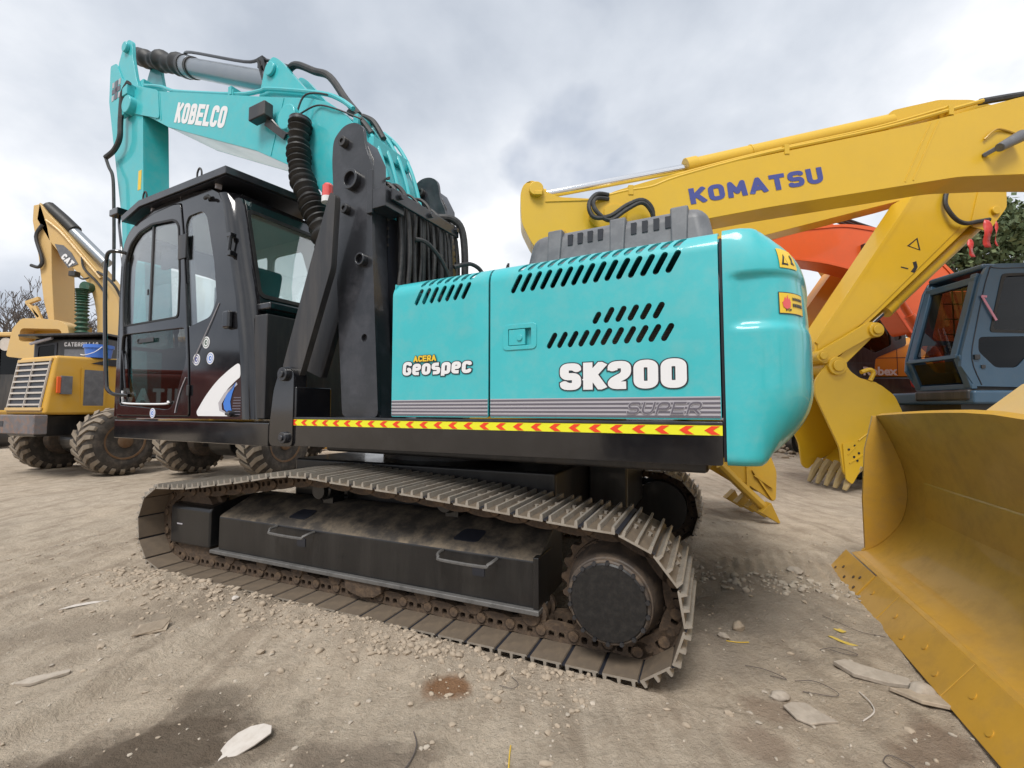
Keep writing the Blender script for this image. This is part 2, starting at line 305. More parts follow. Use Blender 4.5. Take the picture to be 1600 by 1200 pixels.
def btext(name, s, m, parent, x0, x1, z0, z1, y, w=.24, gap=.10, grow=0., shear=0., ang=0., ext=.0012, top=1., kx=1.):
    xo = x0; x1 = x0 + (x1 - x0) / kx
    'heavy block lettering, w = stroke width as a share of the height; the strokes are joined into one flat outline'
    H = (z1 - z0); sw = w * H; n = len(s); unit = (x1 - x0 - (n - 1) * gap * H - n * sw) / sum(GW.get(c, 1.) for c in s); cx = x0; polys = []
    for c in s:
        W_ = GW.get(c, 1.) * unit; hh = H * top - sw
        rr, pls = GL[c]
        for pl in pls:
            P0 = [Vector((cx + sw / 2 + a * W_, z0 + sw / 2 + b * hh)) for a, b in pl]; r = sw / 2 + grow; closed = pl[0] == pl[-1]; rad = rr * min(W_, hh) * .95 + .05 * sw; P = []
            Q = P0[:-1] if closed else P0
            for i, b in enumerate(Q):
                if rr == 0 or (not closed and i in (0, len(Q) - 1)): P.append(b); continue
                a = Q[i - 1]; e = Q[(i + 1) % len(Q)]; l1 = min(rad, (a - b).length * .5); l2 = min(rad, (e - b).length * .5); u = b + (a - b).normalized() * l1; v = b + (e - b).normalized() * l2
                P += [((1 - t) ** 2) * u + 2 * t * (1 - t) * b + t * t * v for t in (0, .17, .33, .5, .67, .83, 1)]
            if closed: P.append(P[0])
            straight = c in 'KEUPRHIMATLB'
            for i in range(len(P) - 1):
                d = (P[i + 1] - P[i]); l = d.length
                if l < 1e-7: continue
                d = d / l; q = Vector((-d.y, d.x)) * r; e0 = d * ((r if straight else grow) if i == 0 and not closed else 0); e1 = d * ((r if straight else grow) if i == len(P) - 2 and not closed else 0)
                polys.append([P[i] - e0 - q, P[i + 1] + e1 - q, P[i + 1] + e1 + q, P[i] - e0 + q])
            for i in range(len(P)):
                if 0 < i < len(P) - 1 or closed:
                    if rr == 0 and c in 'EL': polys.append([P[i] + Vector(o) * r for o in ((-1, -1), (1, -1), (1, 1), (-1, 1))])
                    else: polys.append([P[i] + Vector((math.cos(t * math.pi / 8), math.sin(t * math.pi / 8))) * r for t in range(16)])
        cx += W_ + sw + gap * H
    def clip(p, z, up):
        o = []
        for i, b in enumerate(p):
            a = p[i - 1]; ia = (a.y <= z) if up else (a.y >= z); ib = (b.y <= z) if up else (b.y >= z)
            if ia != ib: t = (z - a.y) / (b.y - a.y); o.append(a.lerp(b, t))
            if ib: o.append(b)
        return o
    polys = [clip(p, z1 + grow, True) for p in polys]
    if 'p' not in s: polys = [clip(p, z0 - grow, False) for p in polys]
    polys = [p for p in polys if len(p) > 2]; V2 = []; E2 = []
    for p in polys: o = len(V2); V2 += p; E2 += [(o + i, o + (i + 1) % len(p)) for i in range(len(p))]
    res = delaunay_2d_cdt(V2, E2, [], 0, 1e-6); ca, sa = math.cos(ang), math.sin(ang)
    bb = [(min(v.x for v in p), max(v.x for v in p), min(v.y for v in p), max(v.y for v in p), p) for p in polys]; Fc = []
    for f in res[2]:
        c = sum((res[0][i] for i in f), Vector((0, 0))) / len(f)
        if any(a <= c.x <= b and e <= c.y <= g and inside(c, p) for a, b, e, g, p in bb): Fc.append(tuple(f))
    V = []
    for v in res[0]:
        px = (v.x - x0) * kx + shear * (v.y - z0); pz = v.y - z0; V.append((x0 + px * ca - pz * sa, y - ext, z0 + px * sa + pz * ca))
    return mk(name, (V, Fc), m, parent, recalc=False)

# ------------------------------------------------------------------ ground
TO = Vector((.6037, 2.2238, 0)); TYAW = -23.664      # track frame: near edge of the shoes below the sprocket
UO = Vector((.6579, 2.3474, 0)); UYAW = -27.5        # upper structure frame
_ct, _st = math.cos(R(TYAW)), math.sin(R(TYAW))
def to_track(x, y): dx = x - TO.x; dy = y - TO.y; return dx * _ct + dy * _st, -dx * _st + dy * _ct
def sm(a, b, t): t = max(0., min(1., (t - a) / (b - a))); return t * t * (3 - 2 * t)
def gh(x, y):
    d = math.hypot(x, y); far = sm(6, 40, d)
    h = .05 * noise.noise((x * .35, y * .35, 1.)) + .022 * noise.noise((x * 1.1, y * 1.1, 5.)) * (1 - .6 * far)
    # wheel ruts running obliquely on the left
    u = x * .34 + y * .94; v = x * .94 - y * .34
    rut = noise.noise((u * .25, v * 3.2, 3.)) * .5 + noise.noise((u * .6, v * 8., 7.)) * .28
    h += .075 * rut * sm(-.3, -1.8, x) * (1 - far)
    tx, ty = to_track(x, y)
    h += (1 - far) * sm(.2, -1.2, x) * (.030 * max(0., noise.noise((u * 1.6, v * 9., 11.)) - .08) - .018 * max(0., noise.noise((u * 2.2, v * 12., 13.)) - .15))
    h += .026 * math.exp(-((ty + .06) / .075) ** 2) * sm(-4.1, -3.7, tx) * (1 - sm(-1.1, -.5, tx)) * (.7 + .6 * noise.noise((x * 7, y * 7, 21.)))
    # churned rim beside the near track
    k = math.exp(-((ty + .22) / .2) ** 2) * sm(-4.3, -3.6, tx) * (1 - sm(-1.2, -.3, tx)); h += k * (.02 + .03 * abs(noise.noise((x * 6, y * 6, 2.))))
    # grouser print left behind by the far track
    m = sm(.25, .45, tx) * (1 - sm(1.2, 1.9, tx)) * sm(1.9, 2.0, ty) * (1 - sm(2.55, 2.75, ty))
    h += m * .022 * (abs(math.sin(tx * math.pi / .095)) - .6)
    if d < 14:
        f = noise.noise((x * 4.3, y * 4.3, 9.)); h += .010 * f
        if d < 7:
            g = noise.noise((x * 13, y * 13, 4.)); h += .0075 * g + .005 * noise.noise((x * 31, y * 31, 6.)) + .014 * max(0, noise.noise((x * 9, y * 9, 8.)) - .22)
    flat = sm(-4.6, -4.2, tx) * (1 - sm(.5, .9, tx)) * max(sm(-.005, .05, ty) * (1 - sm(.6, .75, ty)), sm(2.25, 2.4, ty) * (1 - sm(3.0, 3.1, ty)))
    return h * (1 - flat) - flat * .022
def build_ground():
    def axis(lim, dense0, dense1, step, grow):
        a = []; t = dense0
        while t < dense1: a.append(t); t += step
        s = step; hi = [dense1]
        while hi[-1] < lim: s *= grow; hi.append(hi[-1] + s)
        s = step; lo = [dense0 - step]
        while lo[-1] > -lim: s *= grow; lo.append(lo[-1] - s)
        return lo[::-1] + a + hi
    ax = axis(900, -3.4, 3.4, .021, 1.042); ay = axis(900, .9, 5.0, .021, 1.04)
    nx, ny = len(ax), len(ay)
    V = [(x, y, gh(x, y)) for y in ay for x in ax]
    Fc = [(j * nx + i, j * nx + i + 1, (j + 1) * nx + i + 1, (j + 1) * nx + i) for j in range(ny - 1) for i in range(nx - 1)]
    m = bpy.data.materials.new('dry_yard_soil'); m.use_nodes = True; nt = m.node_tree; N = nt.nodes; L = nt.links; b = N['Principled BSDF']
    tc = N.new('ShaderNodeTexCoord')
    def nz(s, d, r=.6, src=None):
        n = N.new('ShaderNodeTexNoise'); n.inputs['Scale'].default_value = s; n.inputs['Detail'].default_value = d; n.inputs['Roughness'].default_value = r; L.new(src or tc.outputs['Object'], n.inputs[0]); return n
    def mixc(fac, a, c):
        q = N.new('ShaderNodeMix'); q.data_type = 'RGBA'; L.new(fac, q.inputs[0])
        for i, s in ((6, a), (7, c)):
            if isinstance(s, tuple): q.inputs[i].default_value = s + (1,)
            else: L.new(s, q.inputs[i])
        return q.outputs[2]
    def rng(src, a, c, lo=0., hi=1.):
        q = N.new('ShaderNodeMapRange'); q.inputs[1].default_value = a; q.inputs[2].default_value = c; q.inputs[3].default_value = lo; q.inputs[4].default_value = hi; L.new(src, q.inputs[0]); return q.outputs[0]
    def mth(op, a, c):
        q = N.new('ShaderNodeMath'); q.operation = op
        for i, s in ((0, a), (1, c)):
            if isinstance(s, (int, float)): q.inputs[i].default_value = s
            else: L.new(s, q.inputs[i])
        return q.outputs[0]
    big = nz(.7, 6); mid = nz(4.5, 8, .65); fine = nz(38, 6, .7); grit = nz(140, 3, .8)
    c = mixc(rng(big.outputs[0], .35, .68), (.545, .450, .345), (.475, .402, .318))
    c = mixc(rng(mid.outputs[0], .40, .72, 0, .75), c, (.315, .25, .187))
    c = mixc(rng(fine.outputs[0], .50, .75, 0, .55), c, (.63, .545, .44))
    c = mixc(rng(grit.outputs[0], .30, .46, .55, 0), c, (.165, .127, .095))
    def patch(x, y, r, amt, col, cc, sx=1., sy=1., rot=0.):
        mp = N.new('ShaderNodeMapping'); mp.vector_type = 'TEXTURE'; mp.inputs['Location'].default_value = (x, y, 0); mp.inputs['Rotation'].default_value = (0, 0, R(rot)); mp.inputs['Scale'].default_value = (r * sx, r * sy, 100)
        L.new(tc.outputs['Object'], mp.inputs[0]); ln = N.new('ShaderNodeVectorMath'); ln.operation = 'LENGTH'; L.new(mp.outputs[0], ln.inputs[0])
        n = nz(2.6 / r ** .5, 6); s = mth('ADD', ln.outputs['Value'], mth('MULTIPLY', mth('SUBTRACT', n.outputs[0], .5), 1.5))
        return mixc(rng(s, .55, 1.12, amt, 0), cc, col)
    # dragged streaks of darker and paler soil along the ruts
    mp = N.new('ShaderNodeMapping'); mp.inputs['Rotation'].default_value = (0, 0, R(-20)); mp.inputs['Scale'].default_value = (6., 1.0, 1); L.new(tc.outputs['Object'], mp.inputs[0])
    st = nz(1.1, 7, .6, mp.outputs[0]); c = mixc(rng(st.outputs[0], .48, .72, 0, .7), c, (.24, .185, .135)); c = mixc(rng(st.outputs[0], .40, .28, 0, .5), c, (.62, .53, .42))
    c = patch(-1.45, 1.80, .40, .9, (.115, .086, .062), c, 1.5, .62, 22)     # darker soil, lower left
    c = patch(-1.38, 2.17, .17, .7, (.17, .135, .10), c, 1.2, .8)
    c = patch(-.58, 1.78, .20, .7, (.17, .132, .10), c, 1.5, .6)
    c = patch(-.30, 2.22, .10, .85, (.22, .105, .045), c, 1.2, 1.)             # rust spill
    c = patch(1.15, 2.10, .12, .55, (.24, .165, .115), c)
    c = patch(.99, 1.88, .14, .55, (.23, .16, .115), c)
    c = patch(1.68, 1.88, .20, .65, (.20, .135, .095), c, 1.3, .7, 30)
    c = patch(1.35, 3.3, .85, .55, (.235, .205, .175), c, 1.2, 1.)             # darker soil by the sprocket
    c = patch(-2.3, 2.95, .5, .5, (.25, .20, .15), c, 2.0, .5, 25)
    c = patch(.9, 2.55, .35, .45, (.22, .19, .16), c, 1.6, .8)
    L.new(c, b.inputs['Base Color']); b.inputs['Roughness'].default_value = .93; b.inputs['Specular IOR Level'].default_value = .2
    ht = mth('ADD', mth('MULTIPLY', mid.outputs[0], .7), mth('ADD', mth('MULTIPLY', fine.outputs[0], .46), mth('MULTIPLY', grit.outputs[0], .17)))
    bp = N.new('ShaderNodeBump'); bp.inputs['Strength'].default_value = 1.; bp.inputs['Distance'].default_value = .05; L.new(ht, bp.inputs['Height']); L.new(bp.outputs[0], b.inputs['Normal'])
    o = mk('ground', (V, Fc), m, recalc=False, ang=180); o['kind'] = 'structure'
build_ground()

# ------------------------------------------------------------------ turquoise excavator
EX = thing('excavator', 'turquoise crawler excavator with black cab and raised boom in the foreground', 'excavator', UO, UYAW)
def on_track(o):       # undercarriage parts are turned a little against the upper structure
    w = Matrix.Translation(TO) @ Matrix.Rotation(R(TYAW), 4, 'Z'); u = Matrix.Translation(UO) @ Matrix.Rotation(R(UYAW), 4, 'Z')
    o.matrix_basis = u.inverted() @ w; return o
PATH = [(.0, .03), (-.2, .028), (-1., .028), (-2., .028), (-3., .028), (-3.72, .03), (-3.90, .065), (-4.01, .165), (-4.08, .32), (-4.065, .47), (-3.99, .61), (-3.88, .68), (-3.52, .70), (-3.15, .75), (-2.8, .80), (-2.5, .85), (-2.24, .868), (-1.95, .848), (-1.33, .812), (-.9, .778), (-.29, .728), (-.07, .712), (.05, .655), (.143, .575), (.20, .45), (.212, .315), (.18, .185), (.11, .085)]
def track_samples(n):
    P = [Vector((x, 0, z)) for x, z in PATH]; P = spline(P + [P[0]], 8); Ls = [0.]
    for a, b in zip(P, P[1:]): Ls.append(Ls[-1] + (b - a).length)
    tot = Ls[-1]; out = []; k = 0
    for i in range(n):
        s = tot * i / n; e = tot * (i + 1) / n
        def at(t):
            t %= tot
            for q in range(len(Ls) - 1):
                if Ls[q + 1] >= t: f = (t - Ls[q]) / max(1e-9, Ls[q + 1] - Ls[q]); return P[q].lerp(P[q + 1], f)
            return P[-1]
        out.append((at(s), at(e)))
    return out, tot / n
NSH = 50
samp, pitch = track_samples(NSH)
def shoe_geo(p):       # local: u along travel (0..p), y across 0..0.6, w = outward (down at the bottom run)
    prof = [(.010, .004), (.012, -.006), (.022, 0), (.022, .028), (.034, .030), (.040, .0), (p * .48, 0), (p * .48 + .002, .028), (p * .48 + .014, .028), (p * .48 + .018, 0), (p - .030, 0), (p - .026, .028), (p - .014, .028), (p - .010, .0), (p - .0095, .002), (p - .0095, -.010), (.014, -.012), (.010, -.006)]
    V = []; n = len(prof)
    for y in (0., .6): V += [(u, y, -w) for u, w in prof]
    Fc = [(i, (i + 1) % n, n + (i + 1) % n, n + i) for i in range(n)]
    tri = delaunay_2d_cdt([Vector(q) for q in prof], [(i, (i + 1) % n) for i in range(n)], [], 1, 1e-7)
    if len(tri[0]) == n: Fc += [tuple(f) for f in tri[2]] + [tuple(i + n for i in f[::-1]) for f in tri[2]]
    g = (V, Fc)
    g = jn(g, box(-.0115, .0115, .004, .596, -.002, .004))  # added black strip: shade of the shoe gap put into colour
    for u in (p * .30, p * .72):
        for y in (.235, .365): g = jn(g, cyl((u, y, -.0), (u, y, -.016), .014, n=6))
    return g
def link_geo(p):
    lo = [(-.02, .02), (.0, .012), (p * .45, .012), (p * .6, .012), (p + .02, .022), (p + .045, .05), (p + .03, .085), (p * .75, .105), (p * .35, .105), (.03, .10), (-.035, .085), (-.045, .05)]
    g = ([], [])
    for y0 in (.195, .360):
        g = jn(g, plate(rnd(lo, .02, 2), [rnd([(p * .28, .028), (p * .46, .028), (p * .46, .065), (p * .28, .065)], .012, 2), rnd([(p * .60, .028), (p * .78, .028), (p * .78, .065), (p * .60, .065)], .012, 2)], y0, y0 + .045))
    g = jn(g, cyl((p, .185, .06), (p, .415, .06), .028, n=12))
    return g
def undercarriage(far):
    y0 = 2.39 if far else 0.; far_shade = {'rust': 'blackd', 'hubside': 'blackd', 'hub': 'blackm'} if far else {}  # far parts swapped to black: their deep shade put into the colour
    sg = lambda y: y0 + (.6 - y if far else y)
    mir = (lambda g: ([(v[0], sg(v[1]), v[2]) for v in g[0]], g[1]))
    fr = []
    # main box of the track frame with its sloping top, hand rails and holes
    sec = [(.17, .20), (.17, .465), (.20, .485), (.46, .60), (.62, .60), (.62, .20)]
    def ext(sec, x0, x1):
        n = len(sec); V = [(x, y, z) for x in (x0, x1) for y, z in sec]; return V, [(i, (i + 1) % n, n + (i + 1) % n, n + i) for i in range(n)] + [tuple(range(n)), tuple(range(2 * n - 1, n - 1, -1))]
    fo = on_track(mk('track_frame', mir(ext(sec, -3.30, -.57)), 'blackd', EX, .012))
    fo.data.materials.append(M['ftop'])
    for p in fo.data.polygons:
        if p.normal.z > .7: p.material_index = 1
    def sub(name, g, m, bev=0., **k): return mk(name, mir(g), far_shade.get(m, m), fo, bev, **k)
    sub('bottom_flange', box(-3.36, -.56, .140, .30, .176, .205), 'flange', .006)
    if not far:
        sub('face_end', jn(box(-.60, -.565, .155, .40, .18, .49)), 'blackd', .006)
        for x in (-2.62, -1.18):
            sub('step_rail', tube([(x - .02, .17, .455), (x - .02, .115, .45), (x, .09, .44), (x + .02, .085, .425), (x + .30, .085, .422), (x + .33, .09, .435), (x + .35, .115, .447), (x + .35, .17, .45)], .010, 6, 3), 'flange')
            sub('frame_slot', plate(rnd([(x + .19, .335), (x + .27, .335), (x + .27, .395), (x + .19, .395)], .01), [], .166, .169), 'ink')
            sl = [(-.10, .0), (.08, 0), (.10, .11), (-.06, .11)]
            V, Fc = plate(rnd(sl, .03), [], 0, .002); sub('top_opening', ([(x + .10 + a, .24 + c * .95, .5065 + c * .43 - b) for a, b, c in V], Fc), 'ink')
    # idler guard at the front
    io = sub('idler_guard', ext([(.155, .20), (.155, .50), (.18, .525), (.44, .58), (.60, .58), (.60, .20)], -3.90, -3.385), 'blackd', .02)
    sub('guard_slot', box(-3.80, -3.73, .150, .153, .362, .372), 'lgrey')
    sub('guard_foot', box(-3.87, -3.45, .20, .5, .10, .20), 'rust', .015)
    sub('idler_wheel', jn(lathe((-3.70, .22, .36), (0, 1, 0), [(0, .20), (.0, .30), (.05, .31), (.06, .335), (.10, .335), (.11, .31), (.16, .30), (.16, .2)], 40)), 'rust')
    for i in range(8):
        x = -3.18 + i * .365
        sub('track_roller', lathe((x, .185, .155), (0, 1, 0), [(0, .03), (.0, .055), (.02, .06), (.025, .085), (.06, .088), (.065, .07), (.165, .07), (.17, .088), (.205, .085), (.21, .06), (.23, .055), (.23, .03)], 20), 'rust')
    sub('rock_guard', plate([(-1.97, .20), (-1.66, .20), (-1.66, .12), (-1.72, .085), (-1.82, .07), (-1.91, .085), (-1.97, .12)], [], .155, .19), 'rust', .008)
    for x in (-2.42, -1.30):
        sub('carrier_roller', jn(lathe((x, .34, .70), (0, 1, 0), [(0, .04), (0, .06), (.04, .065), (.05, .075), (.2, .075), (.2, .05)], 20), box(x - .05, x + .05, .44, .56, .56, .70)), 'blackd')
    # sprocket and final drive
    c = (-.155, .36); T = []
    for i in range(21 * 4):
        a = 2 * math.pi * i / 84; r = (.285, .315, .315, .285)[i % 4]; T.append((c[0] + r * math.cos(a), c[1] + r * math.sin(a)))
    sub('sprocket', plate(T, [circ(c[0], c[1], .10)], .27, .33), 'rust', .004)
    sub('sprocket_disc', lathe((c[0], .24, c[1]), (0, 1, 0), [(0, .20), (0, .262), (.03, .268), (.03, .20)], 40), 'rust')
    for i in range(20):
        a = 2 * math.pi * (i + .3) / 20; x = c[0] + .245 * math.cos(a); z = c[1] + .245 * math.sin(a); sub('sprocket_bolt', cyl((x, .222, z), (x, .242, z), .015, n=6), 'rust')
    hub = sub('final_drive', lathe((c[0], .038, c[1]), (0, 1, 0), [(0, .15), (0, .198), (.006, .205), (.03, .207), (.034, .214), (.12, .228), (.17, .25), (.21, .255), (.5, .255)], 56), 'hubside')
    sub('hub_cover', lathe((c[0], .030, c[1]), (0, 1, 0), [(0, .08), (0, .185), (.008, .193), (.012, .193)], 48), 'hub')
    for i in range(18):
        a = 2 * math.pi * (i + .5) / 18; x = c[0] + .196 * math.cos(a); z = c[1] + .196 * math.sin(a); sub('cover_bolt', cyl((x, .024, z), (x, .040, z), .0115, n=6), 'greyblk')
    return fo
shoe0 = link0 = None
for far in (False, True):
    fo = undercarriage(far)
    for i, (a, b) in enumerate(samp):
        d = (b - a); L_ = d.length; ang = math.atan2(d.z, -d.x)      # travel runs towards -x on the bottom
        u = d.normalized(); w = Vector((u.z, 0, -u.x)); w = -w if False else w     # outward normal
        # bottom: u=(-1,0,0): outward must be -z ; local w axis is -(local z)
        zl = Vector((-u.z, 0, u.x)) * -1.
        mtx = Matrix(((u.x, 0, zl.x, a.x), (0, 1, 0, 2.39 if far else 0), (u.z, 0, zl.z, a.z), (0, 0, 0, 1)))
        if shoe0 is None:
            shoe0 = mk('track_shoe', shoe_geo(pitch), ['steel', 'plate', 'ink'], fo, ang=30); link0 = mk('track_link', link_geo(pitch), 'rust', fo, ang=30)
            for p in shoe0.data.polygons:
                if p.center.z > -.0105 and abs(p.normal.y) < .5: p.material_index = 1  # gap sides share the muddy inner colour so the gaps look shaded
                if p.center.x < .0105 and -.0025 < p.center.z < .0045 and abs(p.center.x) < 1e-4: p.material_index = 2
            shoe0.matrix_basis = mtx; link0.matrix_basis = mtx
        else: dup(shoe0, fo, mtx); dup(link0, fo, mtx)
cb = on_track(mk('car_body', jn(box(-3.0, -.62, .63, 2.36, .48, .90), box(-.62, -.30, 1.5, 2.38, .45, .98), bar((-2.6, .55, .42), (-1.93, 1.5, .62), .3, .3), bar((-1.2, .55, .42), (-1.93, 1.5, .62), .3, .3), bar((-2.6, 2.5, .42), (-1.93, 1.5, .62), .3, .3), bar((-1.2, 2.5, .42), (-1.93, 1.5, .62), .3, .3)), 'blackd', EX, .02))
on_track(mk('slew_ring', lathe((-1.93, 1.5, .78), (0, 0, 1), [(0, .5), (0, .68), (.10, .68), (.10, .64), (.2, .64), (.2, .6), (.32, .6), (.32, .5)], 56), 'blackm', EX))

# ---- deck
deck = mk('deck', box(-2.72, .385, .012, 2.66, 1.066, 1.245), 'black', EX, .02)
mk('deck_skirt', plate(rnd([(-2.72, 1.038), (.386, 1.054), (.386, 1.245), (-2.72, 1.245)], .015), [], -.004, .012), 'black', deck, .006)
mk('deck_lip', box(-2.73, .388, -.012, .10, 1.2455, 1.262), 'greyblk', deck, .004)
tape = mk('warning_tape', box(-2.724, .386, -.0085, -.0042, 1.1965, 1.2445), 'tapey', deck)
for i in range(27):
    x = -2.724 + 3.11 * (i + .55) / 27; zc = 1.2205; h = .0205
    mk('chevron', plate([(x - .028, zc), (x + .004, zc + h), (x + .040, zc + h), (x + .010, zc), (x + .040, zc - h), (x + .004, zc - h)], [], -.0105, -.0088), 'taper', tape, recalc=False)
mk('belly_frame', jn(box(-2.6, .3, .25, 2.4, .98, 1.066), box(-2.2, -.2, .9, 1.8, .94, 1.0)), 'blackm', EX, .02)

# ---- hood panels: flat outlines with real slots, folded over the shoulder
def bend(g, v0=2.095, rad=.115, ang=1.25):
    bm = bmesh.new(); vs_ = [bm.verts.new(v) for v in g[0]]
    for f in g[1]:
        try: bm.faces.new([vs_[i] for i in f])
        except ValueError: pass
    for k in range(0, 9):
        bmesh.ops.bisect_plane(bm, geom=bm.verts[:] + bm.edges[:] + bm.faces[:], plane_co=(0, 0, v0 + rad * ang * k / 8), plane_no=(0, 0, 1), dist=1e-6)
    bm.verts.ensure_lookup_table(); bm.verts.index_update(); V = []
    for v in bm.verts:
        x, d, t = v.co
        if t > v0:
            th = min(ang, (t - v0) / rad); ext = max(0., t - v0 - rad * ang); r = rad - d
            y = rad - r * math.cos(th) + ext * math.sin(th); z = v0 + r * math.sin(th) + ext * math.cos(th)
        else: y, z = d, t
        V.append((x, y, z))
    Fc = [tuple(v.index for v in f.verts) for f in bm.faces]; bm.free(); return V, Fc
VT = 2.095 + .115 * 1.25 + .16
def slots(x0, x1, n, za, zb, dx, w=.032): return [stadium(x0 + (x1 - x0) * i / (n - 1), za, x0 + (x1 - x0) * i / (n - 1) + dx, zb, w) for i in range(n)]
h1 = slots(-1.475, -1.099, 7, 2.02, 2.125, .060) + slots(-1.432, -1.045, 7, 2.142, 2.225, .045)
hp1 = mk('hood_panel', bend(plate(rnd([(-1.672, 1.272), (-.905, 1.272), (-.905, VT), (-1.672, VT)], .012), h1, 0, .012)), 'teal', EX, ang=28)
h2 = slots(-.742, .147, 15, 2.015, 2.125, .062) + slots(-.700, .185, 15, 2.142, 2.225, .048)
h2 += [stadium(-.511 + .063 * i, 1.668, -.511 + .063 * i + .051, 1.755, .031) for i in range(11)]
h2 += [stadium(-.240, 1.787, -.204, 1.850, .031)] + [stadium(-.178 + .0645 * i, 1.787, -.178 + .0645 * i + .046, 1.868, .031) for i in range(5)]
h2 += [rnd([(-.765, 1.697), (-.615, 1.697), (-.615, 1.797), (-.765, 1.797)], .004)]
hp2 = mk('hood_panel', bend(plate(rnd([(-.891, 1.272), (.383, 1.272), (.383, VT), (-.891, VT)], .012), h2, 0, .012)), 'teal', EX, ang=28)
mk('hood_end', jn(box(-1.668, -1.656, .012, 2.6, 1.27, 2.19)), 'teal', EX, .01)
mk('hood_top', plate([(.30, 2.2505), (2.35, 2.30), (2.55, 2.25), (2.66, 2.1), (2.66, 1.27), (2.64, 1.27), (2.64, 2.08), (2.54, 2.22), (2.35, 2.275), (.30, 2.235)], [], -1.67, .383), 'teal', EX)
bpy.data.objects['hood_top'].data.transform(Matrix(((0, 1, 0, 0), (1, 0, 0, 0), (0, 0, 1, 0), (0, 0, 0, 1))))
mk('engine_bay', jn(box(-1.64, -.90, .42, 2.5, 1.27, 2.12), box(-.86, .36, .34, 2.5, 1.27, 2.12)), 'blackm', EX)
mk('radiator', jn(*[box(-.30, .33, .10, .106, 1.60 + .010 * i, 1.605 + .010 * i) for i in range(30)]), 'rust', EX)
mk('inner_divider', box(-.905, -.89, .03, .42, 1.27, 2.16), 'ink', EX)
# latch
lt = mk('latch_frame', plate(rnd([(-.802, 1.672), (-.580, 1.672), (-.580, 1.826), (-.802, 1.826)], .03), [rnd([(-.765, 1.697), (-.615, 1.697), (-.615, 1.797), (-.765, 1.797)], .004)], -.006, 0.), 'teal', hp2, .003)
mk('latch_well', box(-.77, -.61, .028, .032, 1.69, 1.80), 'teal', lt)
mk('latch_paddle', box(-.762, -.655, -.004, .02, 1.700, 1.794), 'teal', lt, .003)
mk('latch_lock', cyl((-.688, -.012, 1.742), (-.688, -.003, 1.742), .017, n=20), 'teal', lt, .002)
# stripes and lettering
for hp, xa, xb in ((hp1, -1.668, -.908), (hp2, -.888, .380)):
    mk('grey_band', box(xa, xb, -.0024, -.0004, 1.279, 1.384), 'lgrey', hp)
    for k in range(5): mk('stripe', box(xa, xb, -.0042, -.0028, 1.281 + k * .0218, 1.2905 + k * .0218), 'dgrey', hp)
def lettering(nm, s, m1, m2, par, x0, x1, z0, z1, off, sh, grow, y=-.003, kx=1.35):
    btext(nm, s, m1, par, x0, x1, z0, z1, y, w=off, shear=sh, grow=grow, gap=.06, kx=kx); btext(nm, s, m2, par, x0, x1, z0, z1, y - .002, w=off, shear=sh, gap=.06, kx=kx)
lettering('lettering', 'SK2OO', 'ink', 'white', hp2, -.436, .232, 1.428, 1.576, .265, 0, .0055)
btext('lettering', 'SUPER', 'lgrey', hp2, -.068, .285, 1.298, 1.358, -.0052, w=.15, gap=.22, grow=.003, shear=.3); btext('lettering', 'SUPER', 'dgrey', hp2, -.068, .285, 1.298, 1.358, -.0066, w=.15, gap=.22, shear=.3)
lettering('lettering', 'Geospec', 'ink', 'white', hp1, -1.575, -1.025, 1.548, 1.640, .23, .08, .0055)
lettering('lettering', 'ACERA', 'ink', 'stky', hp1, -1.478, -1.292, 1.636, 1.676, .22, 0, .0035, y=-.0065)

# ---- counterweight
CWP = spline([(.402, .0, 0), (.50, .0, 0), (.58, .012, 0), (.655, .05, 0), (.715, .12, 0), (.757, .22, 0), (.785, .35, 0), (.82, .62, 0), (.850, .95, 0), (.862, 1.33, 0), (.850, 1.71, 0), (.82, 2.04, 0), (.785, 2.31, 0), (.757, 2.44, 0), (.715, 2.54, 0), (.655, 2.61, 0), (.58, 2.648, 0), (.50, 2.66, 0), (.402, 2.66, 0)], 8)
CWL = [0.]
for a, b in zip(CWP, CWP[1:]): CWL.append(CWL[-1] + (b - a).length)
def cw(s, z, off=0.):
    k = 0
    while k < len(CWL) - 2 and CWL[k + 1] < s: k += 1
    f = (s - CWL[k]) / (CWL[k + 1] - CWL[k]); p = CWP[k].lerp(CWP[k + 1], f)
    t = (CWP[min(k + 2, len(CWP) - 1)] - CWP[max(k - 1, 0)]).normalized(); n = Vector((t.y, -t.x, 0)); tail = max(0., n.x)
    ins = 0.
    if z > 1.98: q = min(1., (z - 1.98) / .222); ins += (.05 + .16 * tail) * (1 - math.sqrt(max(0., 1 - q * q)))
    if z > 1.70: ins += .05 * tail * ((z - 1.70) / .5) ** 2
    if z < 1.45: q = min(1., (1.45 - z) / .396); ins += .23 * tail * q ** 2.2
    if z < 1.10: q = min(1., (1.10 - z) / .046); ins += .03 * (1 - math.sqrt(max(0., 1 - q * q)))
    rec = sm(.025, .075, s) * (1 - sm(CWL[-1] - .075, CWL[-1] - .025, s)) * sm(1.695, 1.738, z) * (1 - sm(1.945, 1.975, z)); ins += .026 * rec * (1 - .55 * tail)
    return p - n * (ins - off) + Vector((0, 0, z))
def cwgrid(s0, s1, ns, z0, z1, nz_, off=0.):
    V = [cw(s0 + (s1 - s0) * i / ns, z0 + (z1 - z0) * j / nz_, off) for j in range(nz_ + 1) for i in range(ns + 1)]
    return V, [(j * (ns + 1) + i, j * (ns + 1) + i + 1, (j + 1) * (ns + 1) + i + 1, (j + 1) * (ns + 1) + i) for j in range(nz_) for i in range(ns)]
gv, gf = cwgrid(0, CWL[-1], 150, 1.054, 2.202, 90)
